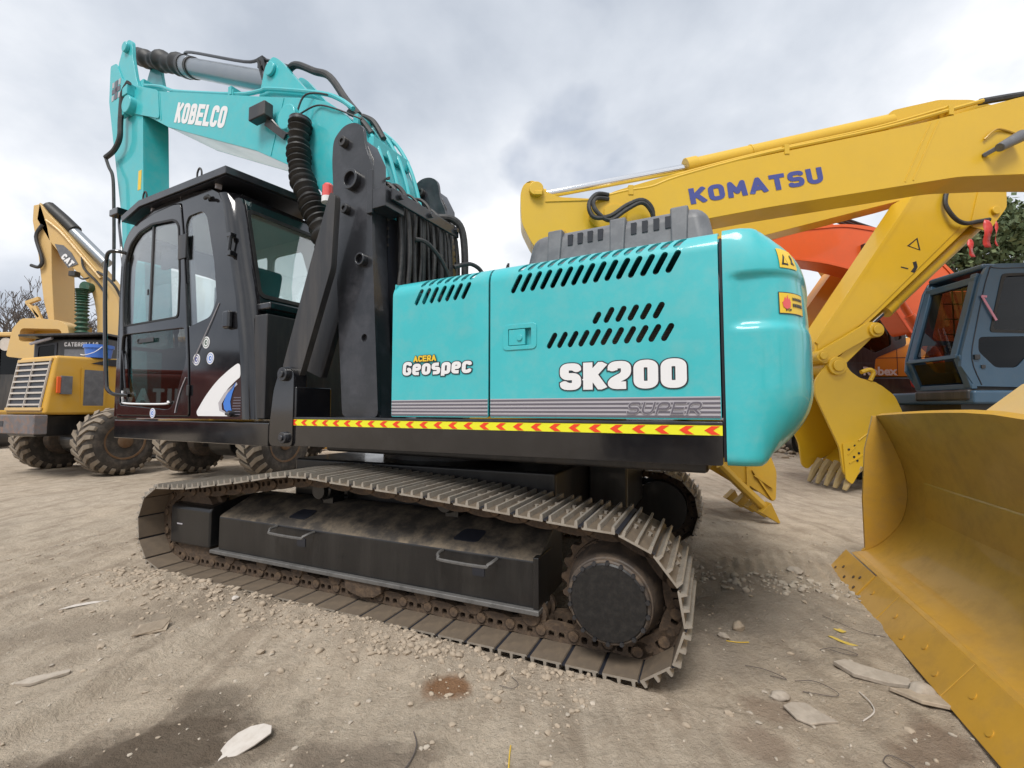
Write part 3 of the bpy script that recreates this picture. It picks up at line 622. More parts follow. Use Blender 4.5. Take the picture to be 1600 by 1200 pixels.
n_ = 151; top = tuple(90 * n_ + i for i in range(n_)); bot = tuple(range(n_ - 1, -1, -1)); side = tuple([j * n_ for j in range(91)] + [j * n_ + 150 for j in range(90, -1, -1)])
cwo = mk('counterweight', (gv, gf + [top, bot, side]), 'teal', EX, ang=50)
mk('gap_seal', box(.388, .40, .03, 2.62, 1.07, 2.16), 'ink', EX)
w1 = mk('warning_sticker', cwgrid(.255, .445, 10, 1.772, 1.868, 8, .004), 'stky', cwo, recalc=False); w1['label'] = 'yellow fire warning sticker'
mk('sticker_border', jn(cwgrid(.250, .450, 10, 1.768, 1.772, 1, .0038), cwgrid(.250, .450, 10, 1.868, 1.872, 1, .0038), cwgrid(.250, .255, 1, 1.768, 1.872, 8, .0038), cwgrid(.445, .45, 1, 1.768, 1.872, 8, .0038)), 'ink', w1, recalc=False)
def onwrap(name, pts2, m, par, off=.0055):
    V, Fc = plate(pts2, [], 0, .001); mk(name, ([cw(a, c, off + b) for a, b, c in V], Fc), m, par, recalc=False)
onwrap('flame_mark', [(.275, 1.80), (.295, 1.79), (.318, 1.80), (.322, 1.825), (.314, 1.845), (.308, 1.832), (.303, 1.858), (.293, 1.836), (.286, 1.85), (.279, 1.83), (.270, 1.822)], 'redl', w1)
for k, (a, b_) in enumerate(((1.836, 1.850), (1.804, 1.822))):
    for j in range(6): onwrap('sticker_character', [(.338 + j * .016, a), (.349 + j * .016, a), (.349 + j * .016, b_), (.3435 + j * .016, b_ - .006), (.338 + j * .016, b_)], 'ink', w1)
g = textgeo('STOP', .016, .0004, 0, .0003); mk('lettering', ([cw(.288 + v.x, 1.782 + v.y, .0056 + v.z) for v in g[0]], g[1]), 'ink', w1, recalc=False)
w2 = mk('warning_sticker', cwgrid(.255, .39, 10, 1.985, 2.085, 8, .004), 'stky', cwo, recalc=False)
onwrap('triangle_mark', [(.268, 2.0), (.312, 2.0), (.290, 2.055)], 'ink', w2); onwrap('triangle_face', [(.279, 2.007), (.301, 2.007), (.290, 2.037)], 'stky', w2, .0075)
onwrap('figure_mark', [(.335, 2.01), (.345, 2.03), (.34, 2.05), (.352, 2.06), (.36, 2.04), (.352, 2.02), (.365, 2.005)], 'ink', w2)
# ---- grey engine cover on the hood
cov = mk('engine_cover', jn(*[xf(box(-.96, .36, .55, 1.5, 2.26, 2.60), lambda v: Vector((v.x * (1. if v.z < 2.4 else .9) - (.0 if v.z < 2.4 else .03), v.y + (0 if v.z < 2.4 else (.05 if v.y < 1 else -.05)), v.z)))]), 'greyplas', EX, .09, seg=4)
for x in (-.70, -.25, .14): mk('cover_rib', xf(box(x - .055, x + .055, .53, .60, 2.25, 2.60), lambda v, x=x: Vector((x + (v.x - x) * (1. if v.z > 2.4 else .8), v.y + (.05 if v.z > 2.4 else 0), v.z))), 'greyplas', cov, .012)
for x0 in (-.60, -.16):
    for i in range(4): mk('cover_vent', box(x0 + i * .072, x0 + i * .072 + .035, .574, .62, 2.470, 2.545), 'ink', cov)
mk('cover_bracket', jn(bar((-1.16, .62, 2.25), (-1.10, .62, 2.42), .012, .012), bar((-1.10, .62, 2.20), (-1.095, .62, 2.43), .012, .012)), 'blackm', EX)

# ---- cab support beam, bracket, brace
mk('support_beam', box(-5.54, -2.96, -.015, 1.05, 1.022, 1.212), 'black', EX, .008)
brk = mk('beam_bracket', plate(rnd([(-2.94, 1.03), (-2.66, 1.03), (-2.66, 1.60), (-2.70, 1.66), (-2.82, 1.66), (-2.90, 1.48), (-2.94, 1.2)], .05), [], -.02, .10), 'black', EX, .012)
for x, z, r in ((-2.765, 1.60, .055), (-2.745, 1.10, .045)):
    mk('bracket_pin', jn(cyl((x, -.05, z), (x, .12, z), r, n=24), cyl((x, -.065, z), (x, -.05, z), r * .5, n=16)), 'greyblk', brk, .005)
for y in (.03, .24):
    mk('brace_bar', plate(rnd([(-2.87, 1.66), (-2.66, 1.58), (-2.33, 2.41), (-2.30, 2.98), (-2.36, 3.02), (-2.58, 2.45)], .03), [], y, y + .055), 'blackm', EX, .006)
mk('brace_foot', box(-2.85, -2.64, -.01, .33, 1.24, 1.50), 'black', EX, .01)
# ---- two posts with the hose bundle between them
def post(y):
    o = mk('hose_post', plate(rnd([(-2.365, 1.258), (-1.985, 1.258), (-2.075, 2.6), (-2.10, 3.28), (-2.17, 3.42), (-2.195, 3.60), (-2.30, 3.665), (-2.42, 3.665), (-2.535, 3.58), (-2.545, 3.40), (-2.47, 2.5)], .06), [circ(-2.142, 1.877, .03, 14)], y, y + .03), 'greyblk', EX, .008)
    mk('post_web', plate([(-2.33, 1.258), (-1.992, 1.258), (-2.08, 2.6), (-2.105, 3.32), (-2.20, 3.50), (-2.48, 3.50), (-2.44, 2.5)], [], y + .03, y + .17), 'greyblk', o, .006)
    for x, z, r, h in ((-2.39, 3.508, .042, .045), (-2.352, 2.939, .040, .045)):
        mk('post_boss', jn(ring((x, y - h, z), (x, y, z), r, r * .45, 20), cyl((x, y - h + .012, z), (x, y, z), r * .5, n=12)), 'blackm', o, .003)
    for x, z, r in ((-2.287, 3.164, .082), (-2.164, 2.493, .050)):
        mk('post_ring', ring((x, y - .05, z), (x, y + .02, z), r, r * .70, 28), 'greyblk', o, .005); mk('ring_bore', cyl((x, y - .012, z), (x, y - .005, z), r * .72, n=24), 'ink', o)
    for k in range(9): mk('rack_tooth', box(-2.085 - .02, -2.07, y + .172, y + .182, 2.65 + k * .07, 2.67 + k * .07), 'blackm', o)
    mk('post_foot', box(-2.40, -1.93, y - .03, y + .20, 1.247, 1.262), 'greyblk', o)
    return o
p1 = post(.20); p2 = post(1.19)
mk('clamp_block', jn(box(-2.09, -1.93, .18, .40, 2.88, 3.04), box(-2.12, -2.06, .175, .20, 2.85, 3.20)), 'greyblk', p1, .006)
cbar = mk('clamp_bar', box(-1.915, -1.89, .22, 1.12, 2.935, 3.03), 'greyblk', EX, .006)
for y in (.30, .68, 1.06): mk('clamp_bolt', cyl((-1.93, y, 2.985), (-1.86, y, 2.985), .022, n=6), 'greyblk', cbar)
rh = random.Random(3)
for i in range(44):
    y = .405 + .76 * (i + rh.uniform(-.4, .4)) / 43; r = rh.choice((.009, .011, .013, .015, .018)); x = -1.93 - rh.uniform(.0, .08) - (.05 if i % 3 == 0 else 0); zt = 3.0 + rh.uniform(-.05, .06) + .07 * (1 - abs(y - .55))
    w = lambda: rh.uniform(-.02, .02)
    mk('hose', tube([(x - .34, .80 + (y - .8) * .8, zt - .05), (x - .18, y + w(), zt + .09), (x - .05, y + w() * .5, zt + .02), (x, y, 2.98), (x + .02 + w(), y + w(), 2.6), (x + w(), y + w() * 1.5, 2.2), (x - .02, y + w(), 1.8)], r, 8, 5), 'hose', EX)
mk('hose', tube([(-1.90, .50, 2.72), (-1.84, .60, 2.70), (-1.80, .78, 2.55), (-1.80, .92, 2.30), (-1.84, .98, 2.0)], .019, 8), 'hose', EX)
mk('hose', tube([(-1.86, 1.0, 2.62), (-1.78, 1.15, 2.68), (-1.72, 1.26, 2.62), (-1.70, 1.27, 2.45), (-1.76, 1.12, 2.22), (-1.8, 1.05, 2.1)], .02, 8), 'hose', EX)
mk('hose', tube([(-2.05, .95, 3.10), (-1.92, 1.06, 3.10), (-1.86, 1.14, 2.98), (-1.86, 1.18, 2.6), (-1.88, 1.16, 2.1)], .034, 10), 'hose', EX)
mk('hose_backing', box(-2.2, -2.08, .38, 1.19, 1.25, 2.9), 'ink', EX)

# ---- boom (box section between the posts), side plates slightly proud of the top and bottom plates
BT = [(-6.78, 5.545), (-6.60, 5.56), (-6.27, 5.452), (-4.92, 4.962), (-3.75, 4.540), (-3.26, 4.372), (-2.97, 4.235), (-2.80, 4.10), (-2.63, 3.925), (-2.50, 3.735), (-2.41, 3.54), (-2.32, 3.25), (-2.24, 2.8), (-2.14, 1.75)]
BB = [(-2.50, 1.65), (-2.62, 2.3), (-2.72, 2.85), (-2.84, 3.12), (-3.02, 3.36), (-3.33, 3.66), (-3.53, 3.765), (-4.05, 4.052), (-4.89, 4.42), (-5.85, 4.846), (-6.20, 5.05), (-6.66, 5.30), (-6.86, 5.42)]
boom = mk('boom', plate(BT + BB, [], .515, 1.085), 'teal', EX, .012)
for y in (.50, 1.085): mk('boom_side_plate', plate(BT + BB, [], y, y + .015), 'teal', boom, .004)
for a_, b_, w_ in (((-3.62, .498, 4.485), (-3.80, .498, 3.93), .012), ((-6.20, .498, 5.41), (-6.13, .498, 5.03), .03), ((-6.08, .498, 5.36), (-6.01, .498, 4.98), .02)): mk('weld_seam', bar(a_, b_, .007, w_), 'teal', boom)
btext('lettering', 'KOBELCO', 'white', boom, -5.70, -4.58, 4.855, 5.10, .498, w=.21, gap=.06, kx=1.15, ang=-math.atan2(.385, 1.05))
mk('boom_fork', plate(rnd([(-6.98, 5.50), (-6.80, 5.60), (-6.55, 5.60), (-6.10, 5.40), (-6.03, 5.00), (-6.70, 5.27), (-6.93, 5.36)], .06), [], .485, .50), 'teal', boom, .006)
mk('fork_block', box(-6.83, -6.70, .40, .50, 5.50, 5.66), 'teal', boom, .008); mk('fork_block', box(-6.93, -6.80, .42, .485, 5.26, 5.40), 'teal', boom, .008)
mk('boom_boss', jn(cyl((-3.36, .36, 4.12), (-3.36, .52, 4.12), .10, n=28), cyl((-3.36, .34, 4.12), (-3.36, .40, 4.12), .125, n=28), cyl((-3.30, .36, 4.02), (-3.25, .45, 3.93), .06, n=16)), 'teal', boom, .012)
mk('boom_light', jn(box(-3.98, -3.72, .36, .46, 4.27, 4.42)), 'blackm', boom, .012); mk('light_lens', box(-3.985, -3.978, .375, .445, 4.29, 4.40), 'white', boom)
mk('light_cable', tube([(-3.74, .45, 4.27), (-3.62, .48, 4.14), (-3.48, .47, 4.06), (-3.38, .44, 4.08)], .014, 6), 'blackm', boom)
mk('light_bracket', bar((-3.80, .44, 4.25), (-3.55, .48, 4.05), .02, .07), 'blackm', boom)
mk('thin_cable', tube([(-3.30, .42, 4.20), (-3.22, .45, 4.36), (-3.02, .55, 4.35), (-2.80, .60, 4.20)], .009, 6), 'blackm', boom); mk('thin_cable', tube([(-3.26, .42, 4.16), (-3.1, .48, 4.23), (-2.85, .48, 4.12), (-2.55, .52, 3.95)], .008, 6), 'blackm', boom)
# ribbed boot on the boom cylinder
mk('ribbed_boot', tube([(-3.22, .40, 4.07), (-3.21, .38, 3.80), (-3.14, .36, 3.50), (-3.00, .36, 3.22), (-2.86, .38, 2.95), (-2.7, .4, 2.6)], lambda t: .085 + .03 * t + .015 * math.sin(t * 2 * math.pi * 24 + 1.4 * math.sin(t * 19)) + .008 * math.sin(t * 31), 20, 26), 'rubber', EX)
mk('boot_clamp', ring((-3.222, .40, 4.075), (-3.221, .398, 4.04), .10, .085), 'greyblk', EX)
# arm cylinder
A0 = Vector((-7.45, .8, 6.56)); A1 = Vector((-3.98, .8, 4.93)); ad = (A1 - A0)
cy = mk('arm_cylinder', jn(cyl(A0 + ad * .44, A0 + ad * .985, .118, n=28), cyl(A0 + ad * .40, A0 + ad * .44, .135, n=28)), 'greycyl', EX, .006)
mk('rod_boot', tube([A0 + ad * q + Vector((0, 0, .015 * math.sin(q * 40))) for q in (.02, .06, .1, .14, .18, .22, .26, .30, .34, .38, .41)], lambda t: .105 + .018 * math.sin(t * 17) + .012 * math.sin(t * 41 + 1) + .02 * t, 18, 4), 'rubber', cy)
mk('cylinder_band', jn(cyl(A0 + ad * .385, A0 + ad * .402, .145, n=28), cyl(A0 + ad * .445, A0 + ad * .452, .132, n=28)), 'blackm', cy)
mk('cylinder_pipe', tube([A0 + ad * .405 + Vector((0, -.05, .14)), A0 + ad * .47 + Vector((0, -.08, .17)), A0 + ad * .8 + Vector((0, -.08, .16)), A0 + ad * .9 + Vector((0, -.08, .22)), A0 + ad * 1.02 + Vector((0, -.06, .20))], .018, 8), 'greyblk', cy)
mk('pipe_clamp', jn(box(-4.36, -4.28, .68, .74, 5.20, 5.32), bar((-4.33, .66, 5.28), (-4.25, .68, 5.02), .02, .02), bar((-4.25, .66, 5.26), (-4.17, .68, 5.0), .02, .02)), 'blackm', cy)
mk('cylinder_bracket', plate(rnd([(-4.20, 4.70), (-4.10, 5.06), (-3.98, 5.14), (-3.86, 5.06), (-3.4, 4.55), (-3.1, 4.32), (-3.3, 4.2), (-4.1, 4.5)], .06), [], .60, .66), 'teal', boom, .006); mk('cylinder_bracket', plate(rnd([(-4.20, 4.70), (-4.10, 5.06), (-3.98, 5.14), (-3.86, 5.06), (-3.4, 4.55), (-3.1, 4.32), (-3.3, 4.2), (-4.1, 4.5)], .06), [], .94, 1.0), 'teal', boom, .006)
mk('bracket_pin', cyl((-3.98, .565, 4.98), (-3.98, .60, 4.98), .075, n=24), 'teal', boom, .01)
# pipes along the top of the boom
mk('boom_pipe', tube([(-6.61, .56, 5.68), (-6.19, .56, 5.52), (-6.0, .56, 5.42), (-5.72, .56, 5.295), (-4.51, .56, 4.86), (-4.1, .56, 4.76), (-3.94, .56, 4.73), (-3.15, .56, 4.42), (-2.88, .56, 4.27), (-2.70, .56, 4.12)], .022, 8, 4), 'teal', boom)
mk('boom_pipe', tube([(-5.72, .60, 5.27), (-4.5, .60, 4.835), (-3.75, .60, 4.575), (-3.4, .60, 4.45)], .016, 8, 3), 'teal', boom)
mk('pipe_cleat', jn(box(-4.65, -4.55, .53, .63, 4.85, 4.92), box(-4.63, -4.57, .52, .64, 4.86, 4.96)), 'teal', boom, .004)
for k, dy in enumerate((.62, .74, .88, 1.02)):
    q = .022 + .007 * k; mk('boom_pipe', tube([(-2.80 + q, dy, 4.11 + q), (-2.62 + q, dy, 3.93 + q), (-2.48 + q, dy, 3.72 + q * .8), (-2.40 + q * 1.3, dy, 3.53), (-2.31 + q * 1.2, dy, 3.22), (-2.22 + q, dy, 2.8)], .019, 8, 3), 'teal', boom)
mk('pipe_hose', tube([(-3.93, .74, 5.03), (-3.75, .72, 5.04), (-3.45, .72, 4.86), (-3.22, .72, 4.72), (-2.98, .72, 4.40), (-2.82, .74, 4.20)], .036, 10), 'hose', boom)
mk('pipe_hose', tube([(-2.80, .60, 4.14), (-2.66, .60, 4.04), (-2.52, .62, 3.86)], .028, 8), 'hose', boom); mk('pipe_hose', tube([(-2.74, .72, 4.15), (-2.60, .72, 4.05), (-2.48, .73, 3.86)], .028, 8), 'hose', boom)
for t in ((-2.66, 3.95), (-2.46, 3.68)): mk('pipe_cleat', box(t[0] - .03, t[0] + .03, .55, 1.04, t[1] - .02, t[1] + .10), 'teal', boom, .004)
# ---- arm
AO = [(-7.28, 6.18), (-7.16, 6.40), (-7.03, 6.46), (-6.92, 6.40), (-6.86, 6.15), (-6.72, 5.82), (-6.55, 5.62), (-6.47, 5.10), (-6.36, 3.95), (-6.05, 1.55), (-6.15, 1.35), (-6.32, 1.40), (-6.60, 2.0), (-6.93, 3.92), (-7.25, 4.97), (-7.46, 5.68), (-7.47, 6.22)]
arm = mk('arm', plate(rnd([(-7.40, 5.72), (-6.90, 5.70), (-6.55, 5.62), (-6.47, 5.10), (-6.36, 3.95), (-6.05, 1.55), (-6.15, 1.35), (-6.32, 1.40), (-6.60, 2.0), (-6.93, 3.92), (-7.25, 4.97), (-7.42, 5.6)], .04, 2), [], .515, .80), 'teal', EX, .01)
mk('arm_lug', plate(rnd([(-7.28, 6.18), (-7.16, 6.40), (-7.03, 6.46), (-6.92, 6.40), (-6.88, 6.15), (-6.76, 5.82), (-6.60, 5.5), (-7.30, 5.5)], .04, 2), [], .516, .56), 'teal', arm, .008); mk('arm_lug', plate(rnd([(-7.28, 6.18), (-7.16, 6.40), (-7.03, 6.46), (-6.92, 6.40), (-6.88, 6.15), (-6.76, 5.82), (-6.60, 5.5), (-7.30, 5.5)], .04, 2), [], .86, .90), 'teal', arm, .008)
mk('arm_back_plate', box(-7.10, -6.66, .56, .86, 5.62, 5.80), 'teal', arm, .01)
mk('arm_side_plate', plate(rnd([(-7.47, 6.22), (-7.30, 6.20), (-7.10, 5.90), (-6.55, 5.60), (-6.47, 5.10), (-6.36, 3.95), (-6.05, 1.55), (-6.15, 1.35), (-6.32, 1.40), (-6.60, 2.0), (-6.93, 3.92), (-7.25, 4.97), (-7.46, 5.68)], .03, 2), [], .50, .515), 'teal', arm, .004)
mk('arm_pin', cyl((-7.03, .47, 6.33), (-7.03, .52, 6.33), .07, n=24), 'teal', arm, .01)
mk('arm_pivot', jn(cyl((-6.74, .41, 5.38), (-6.74, .52, 5.38), .12, n=28)), 'teal', arm, .012)
mk('cross_mark', jn(box(-7.38, -7.14, .496, .4995, 5.76, 5.83), box(-7.30, -7.22, .496, .4995, 5.66, 5.93)), 'dgrey', arm)
mk('cross_edge', jn(*[box(-7.38 + a * .09, -7.32 + a * .09, .4965, .4997, 5.66 + b_ * .19, 5.74 + b_ * .19) for a in (0, 2) for b_ in (0, 1)]), 'lgrey', arm)
mk('arm_sticker', box(-6.52, -6.44, .497, .4995, 4.18, 4.44), 'stky', arm)
mk('arm_hose', tube([(-6.70, .42, 5.66), (-6.88, .43, 5.55), (-6.88, .42, 5.19), (-6.88, .42, 4.95), (-7.02, .42, 4.82), (-7.25, .42, 4.78)], .032, 8), 'hose', arm)
mk('arm_hose', tube([(-7.27, .42, 4.80), (-7.15, .42, 4.62), (-7.03, .42, 4.47), (-6.97, .42, 4.2), (-6.90, .42, 3.6), (-6.85, .42, 3.0)], .02, 8), 'hose', arm)
mk('arm_cylinder_rear', tube([(-7.20, .8, 4.6), (-6.9, .8, 2.4)], .07, 12, 0), 'greycyl', arm)
mk('beacon', lathe((-2.76, .35, 3.145), (0, 0, 1), [(0, .04), (0, .055), (.05, .055), (.05, .05)], 20), 'white', EX)
mk('beacon_lens', lathe((-2.76, .35, 3.195), (0, 0, 1), [(0, .052), (.10, .05), (.12, .035), (.125, .01)], 20), 'redl', EX)

# ---- cab
CS = [(-5.52, 1.235), (-5.57, 1.88), (-5.60, 2.5), (-5.592, 2.98), (-5.55, 3.13), (-5.45, 3.25), (-5.28, 3.335), (-5.0, 3.395), (-4.7, 3.425), (-4.25, 3.42), (-3.92, 3.385), (-3.80, 3.32), (-3.72, 3.2), (-3.62, 2.8), (-3.48, 2.3), (-3.38, 1.7), (-3.335, 1.235)]
DOOR = rnd([(-5.505, 1.26), (-4.13, 1.26), (-4.175, 1.8), (-4.285, 2.6), (-4.345, 3.0), (-4.42, 3.345), (-4.55, 3.365), (-4.9, 3.355), (-5.2, 3.31), (-5.44, 3.18), (-5.53, 2.95), (-5.545, 2.5), (-5.525, 1.9)], .03, 2)
DW = rnd([(-5.43, 2.215), (-4.375, 2.215), (-4.375, 2.6), (-4.43, 3.13), (-4.52, 3.205), (-4.94, 3.24), (-5.2, 3.20), (-5.37, 3.10), (-5.455, 2.95), (-5.46, 2.5)], .05, 3)
DL = rnd([(-5.455, 1.37), (-4.47, 1.32), (-4.37, 1.42), (-4.21, 1.80), (-4.255, 2.10), (-5.46, 2.12), (-5.47, 1.9)], .05, 3)
QW = rnd([(-4.225, 2.10), (-3.86, 2.17), (-3.765, 2.32), (-3.83, 2.68), (-3.97, 3.13), (-4.05, 3.205), (-4.29, 3.20), (-4.335, 3.12), (-4.27, 2.6)], .05, 3)
DO = rnd([(-5.515, 1.25), (-4.118, 1.25), (-4.163, 1.8), (-4.273, 2.6), (-4.333, 3.0), (-4.408, 3.355), (-4.55, 3.377), (-4.9, 3.367), (-5.205, 3.322), (-5.45, 3.19), (-5.542, 2.95), (-5.557, 2.5), (-5.537, 1.9)], .03, 2)
sd = mk('cab_side', plate(CS, [DO, QW], 0, .045), 'black', EX, .008)
dr = mk('cab_door', plate(DOOR, [DW, DL], -.012, .03), 'black', EX, .007)
mk('door_jamb', plate(rnd([(-5.52, 1.24), (-4.11, 1.24), (-4.15, 1.8), (-4.26, 2.6), (-4.32, 3.0), (-4.40, 3.36), (-4.9, 3.38), (-5.2, 3.33), (-5.46, 3.2), (-5.56, 2.9), (-5.57, 2.5)], .03), [rnd([(-5.44, 1.33), (-4.3, 1.33), (-4.24, 1.8), (-4.36, 2.6), (-4.46, 3.19), (-4.9, 3.24), (-5.3, 3.16), (-5.44, 2.9)], .06)], .032, .07), 'ink', sd)
mk('door_window', plate(DW, [], .006, .011), 'glass', dr); mk('door_lower_window', plate(DL, [], .006, .011), 'glassd', dr)
mk('window_trim', plate(rnd([(-5.45, 2.205), (-4.365, 2.205), (-4.365, 2.6), (-4.42, 3.14), (-4.515, 3.215), (-4.94, 3.25), (-5.2, 3.21), (-5.38, 3.11), (-5.465, 2.955), (-5.47, 2.5)], .05, 3), [rnd([(-5.425, 2.222), (-4.383, 2.222), (-4.383, 2.6), (-4.438, 3.125), (-4.525, 3.195), (-4.94, 3.230), (-5.2, 3.192), (-5.363, 3.092), (-5.445, 2.945), (-5.452, 2.5)], .05, 3)], -.018, -.010), 'rubber', dr)
mk('window_slider', box(-4.955, -4.925, -.004, .02, 2.23, 3.22), 'blackm', dr, .003); mk('slider_catch', box(-4.985, -4.965, -.012, .0, 2.50, 2.56), 'blackm', dr, .003)
mk('door_handle', jn(tube([(-5.05, -.008, 2.045), (-5.10, -.02, 2.045), (-5.10, -.02, 2.005), (-5.05, -.008, 2.005)], .008, 6, 3), box(-5.09, -4.80, -.02, -.012, 2.005, 2.05)), 'blackm', dr, .003)
mk('door_rail', tube([(-5.46, -.01, 1.95), (-5.41, -.012, 1.85), (-5.37, -.012, 1.65), (-5.345, -.012, 1.55)], .008, 6), 'greyblk', dr)
mk('lower_window_edge', tube([(-5.40, -.012, 1.52), (-5.38, -.014, 1.42), (-5.30, -.015, 1.385), (-4.55, -.015, 1.375), (-4.49, -.014, 1.40)], .010, 6, 4), 'white', dr)
for x, z in ((-4.39, 2.9), (-4.15, 1.5)): mk('door_hinge', jn(box(x - .02, x + .115, -.022, -.010, z - .12, z + .12) if z > 2 else box(x - .02, x + .02, -.022, -.01, z - .05, z + .05)), 'blackm', dr, .004)
mk('glass_edge', tube([(-3.72, -.004, 2.28), (-3.86, -.008, 2.08), (-4.06, -.008, 1.82), (-4.10, -.008, 1.76)], .004, 6), 'lgrey', sd); mk('glass_edge', tube([(-4.19, -.018, 1.62), (-4.27, -.018, 1.50), (-4.33, -.018, 1.36), (-4.35, -.018, 1.29)], .005, 6), 'lgrey', dr)
mk('quarter_window', plate(QW, [], .012, .017), 'glass', sd)
def disc(x, z, r, par, m1='white', m2='lgrey'):
    o = mk('round_sticker', plate(circ(x, z, r, 24), [], -.0155 if par is dr else -.0030, -.0125 if par is dr else -.0005), m1, par); yy = -.0165 if par is dr else -.0042
    mk('sticker_mark', jn(plate(circ(x, z, r * .8, 20), [circ(x, z, r * .68, 20)], yy, yy + .0008), plate(circ(x, z, r * .42, 14), [circ(x + r * .1, z, r * .2, 10)], yy, yy + .0008)), m2, o, recalc=False)
disc(-3.905, 1.935, .055, sd, 'white', 'green'); disc(-4.05, 1.785, .055, sd, 'white', 'navy'); disc(-3.83, 1.785, .055, sd, 'white', 'blue'); disc(-4.765, 1.285, .05, dr, 'white', 'blue')
mk('swoosh_decal', plate(rnd([(-3.385, 1.735), (-3.53, 1.675), (-3.72, 1.575), (-3.89, 1.44), (-4.02, 1.30), (-4.0, 1.262), (-3.44, 1.262), (-3.62, 1.30), (-3.67, 1.37), (-3.57, 1.49), (-3.43, 1.575), (-3.372, 1.60)], .09, 4), [], -.0025, -.0005), 'white', sd)
mk('swoosh_shade', plate([(-3.42, 1.555), (-3.59, 1.47), (-3.68, 1.38), (-3.66, 1.31), (-3.48, 1.268), (-3.62, 1.318), (-3.63, 1.37), (-3.55, 1.46), (-3.41, 1.535)], [], -.0036, -.0027), 'lgrey', sd)
mk('swoosh_blue', plate([(-3.43, 1.555), (-3.51, 1.50), (-3.57, 1.44), (-3.605, 1.375), (-3.59, 1.325), (-3.53, 1.29), (-3.45, 1.27), (-3.49, 1.33), (-3.505, 1.39), (-3.48, 1.46)], [], -.0036, -.0027), 'blue', sd)
for k in range(7): mk('swoosh_line', box(-3.48 + .004 * k, -3.355, -.0036, -.0027, 1.275 + .024 * k, 1.284 + .024 * k), 'dgrey', sd)
mk('cab_lock', jn(cyl((-3.46, -.04, 1.285), (-3.46, 0, 1.285), .028, n=16), cyl((-3.50, -.035, 1.285), (-3.44, -.035, 1.285), .015, n=10)), 'greyblk', sd)
mk('cab_latch', jn(box(-3.60, -3.50, -.05, .0, 2.03, 2.19)), 'black', sd, .02)
mk('cab_hook', jn(cyl((-3.555, -.03, 2.72), (-3.535, -.03, 2.86), .016, n=10), box(-3.575, -3.515, -.045, .01, 2.85, 2.885), box(-3.565, -3.515, -.045, .01, 2.68, 2.725)), 'black', sd, .005)
mk('roof_knob', jn(tube([(-3.98, -.02, 3.30), (-3.90, -.04, 3.29), (-3.86, -.03, 3.27)], .016, 8, 3), cyl((-3.93, 0, 3.29), (-3.93, -.03, 3.32), .012, n=8)), 'rubber', sd)
# rear corner, rear wall with window, roof, far side
def rearx(z): # side edge of the rear corner by height
    t = [(1.235, -3.335), (1.7, -3.38), (2.3, -3.48), (2.8, -3.62), (3.2, -3.72), (3.32, -3.79)]
    for (a, xa), (b, xb) in zip(t, t[1:]):
        if z <= b: return xa + (xb - xa) * (z - a) / (b - a)
    return t[-1][1]
V = []; Zs = [1.235, 1.5, 1.7, 2.0, 2.3, 2.55, 2.8, 3.0, 3.2, 3.32]; K = 8
for z in Zs:
    x = rearx(z)
    for k in range(K + 1): a = math.pi / 2 * k / K; V.append((x + .14 * math.sin(a) - .002, .14 * (1 - math.cos(a)) + .0005, z))
mk('cab_corner', (V, [(j * (K + 1) + i, j * (K + 1) + i + 1, (j + 1) * (K + 1) + i + 1, (j + 1) * (K + 1) + i) for j in range(len(Zs) - 1) for i in range(K)]), 'black', sd, recalc=False, ang=60)
def rearmap(g): return [(rearx(v[2]) + .14 + v[1], v[0], v[2]) for v in g[0]], g[1]
RW = rnd([(.14, 2.34), (.96, 2.34), (.96, 3.16), (.14, 3.16)], .05)
rw = mk('cab_rear', rearmap(plate([(.13, 1.235), (1.04, 1.235), (1.04, 1.7), (1.04, 2.3), (1.04, 2.8), (1.04, 3.2), (1.04, 3.33), (.13, 3.33), (.13, 3.2), (.13, 2.8), (.13, 2.3), (.13, 1.7)], [RW], -.04, 0)), 'black', EX)
mk('rear_window', rearmap(plate(RW, [], -.03, -.025)), 'glass', rw)
mk('window_seal', rearmap(plate(rnd([(.125, 2.32), (.975, 2.32), (.975, 3.18), (.125, 3.18)], .06), [rnd([(.155, 2.355), (.945, 2.355), (.945, 3.145), (.155, 3.145)], .05)], .0, .008)), 'rubber', rw)
mk('rear_ledge', jn(box(-3.36, -3.16, .10, 1.0, 2.19, 2.26)), 'black', rw, .02)
for y in (.25, .50): mk('pressed_rib', tube([(-3.175, y, 1.55), (-3.20, y, 1.75), (-3.255, y, 2.02), (-3.262, y + .04, 2.07), (-3.262, y + .09, 2.08), (-3.255, y + .12, 2.03), (-3.20, y + .13, 1.75)], .010, 6), 'blackm', rw)
mk('cab_rear_lower', box(-3.30, -3.13, .06, 1.04, 1.24, 2.14), 'blackm', rw, .01)
# roof: crowned sheet following the side outline
RT = spline([(x, 0, z) for x, z in CS[3:13]], 4); V = []; KY = 12
for p in RT:
    for k in range(KY + 1):
        y = 1.04 * k / KY; e = min(y, 1.04 - y); V.append((p.x, y, p.z - .004 + .035 * (1 - math.exp(-e / .10))))
mk('cab_roof', (V, [(j * (KY + 1) + i, j * (KY + 1) + i + 1, (j + 1) * (KY + 1) + i + 1, (j + 1) * (KY + 1) + i) for j in range(len(RT) - 1) for i in range(KY)]), 'black', EX, recalc=False, ang=60)
mk('headliner', jn(box(-5.42, -3.74, .05, 1.0, 3.25, 3.28)), 'liner', EX)
fs = mk('cab_far_side', plate(CS, [rnd([(-5.50, 2.05), (-4.55, 2.05), (-4.55, 3.15), (-5.3, 3.15), (-5.48, 2.95)], .08), rnd([(-4.47, 2.2), (-3.65, 2.2), (-3.80, 2.75), (-3.95, 3.12), (-4.47, 3.12)], .08)], 1.0, 1.04), 'liner', EX)
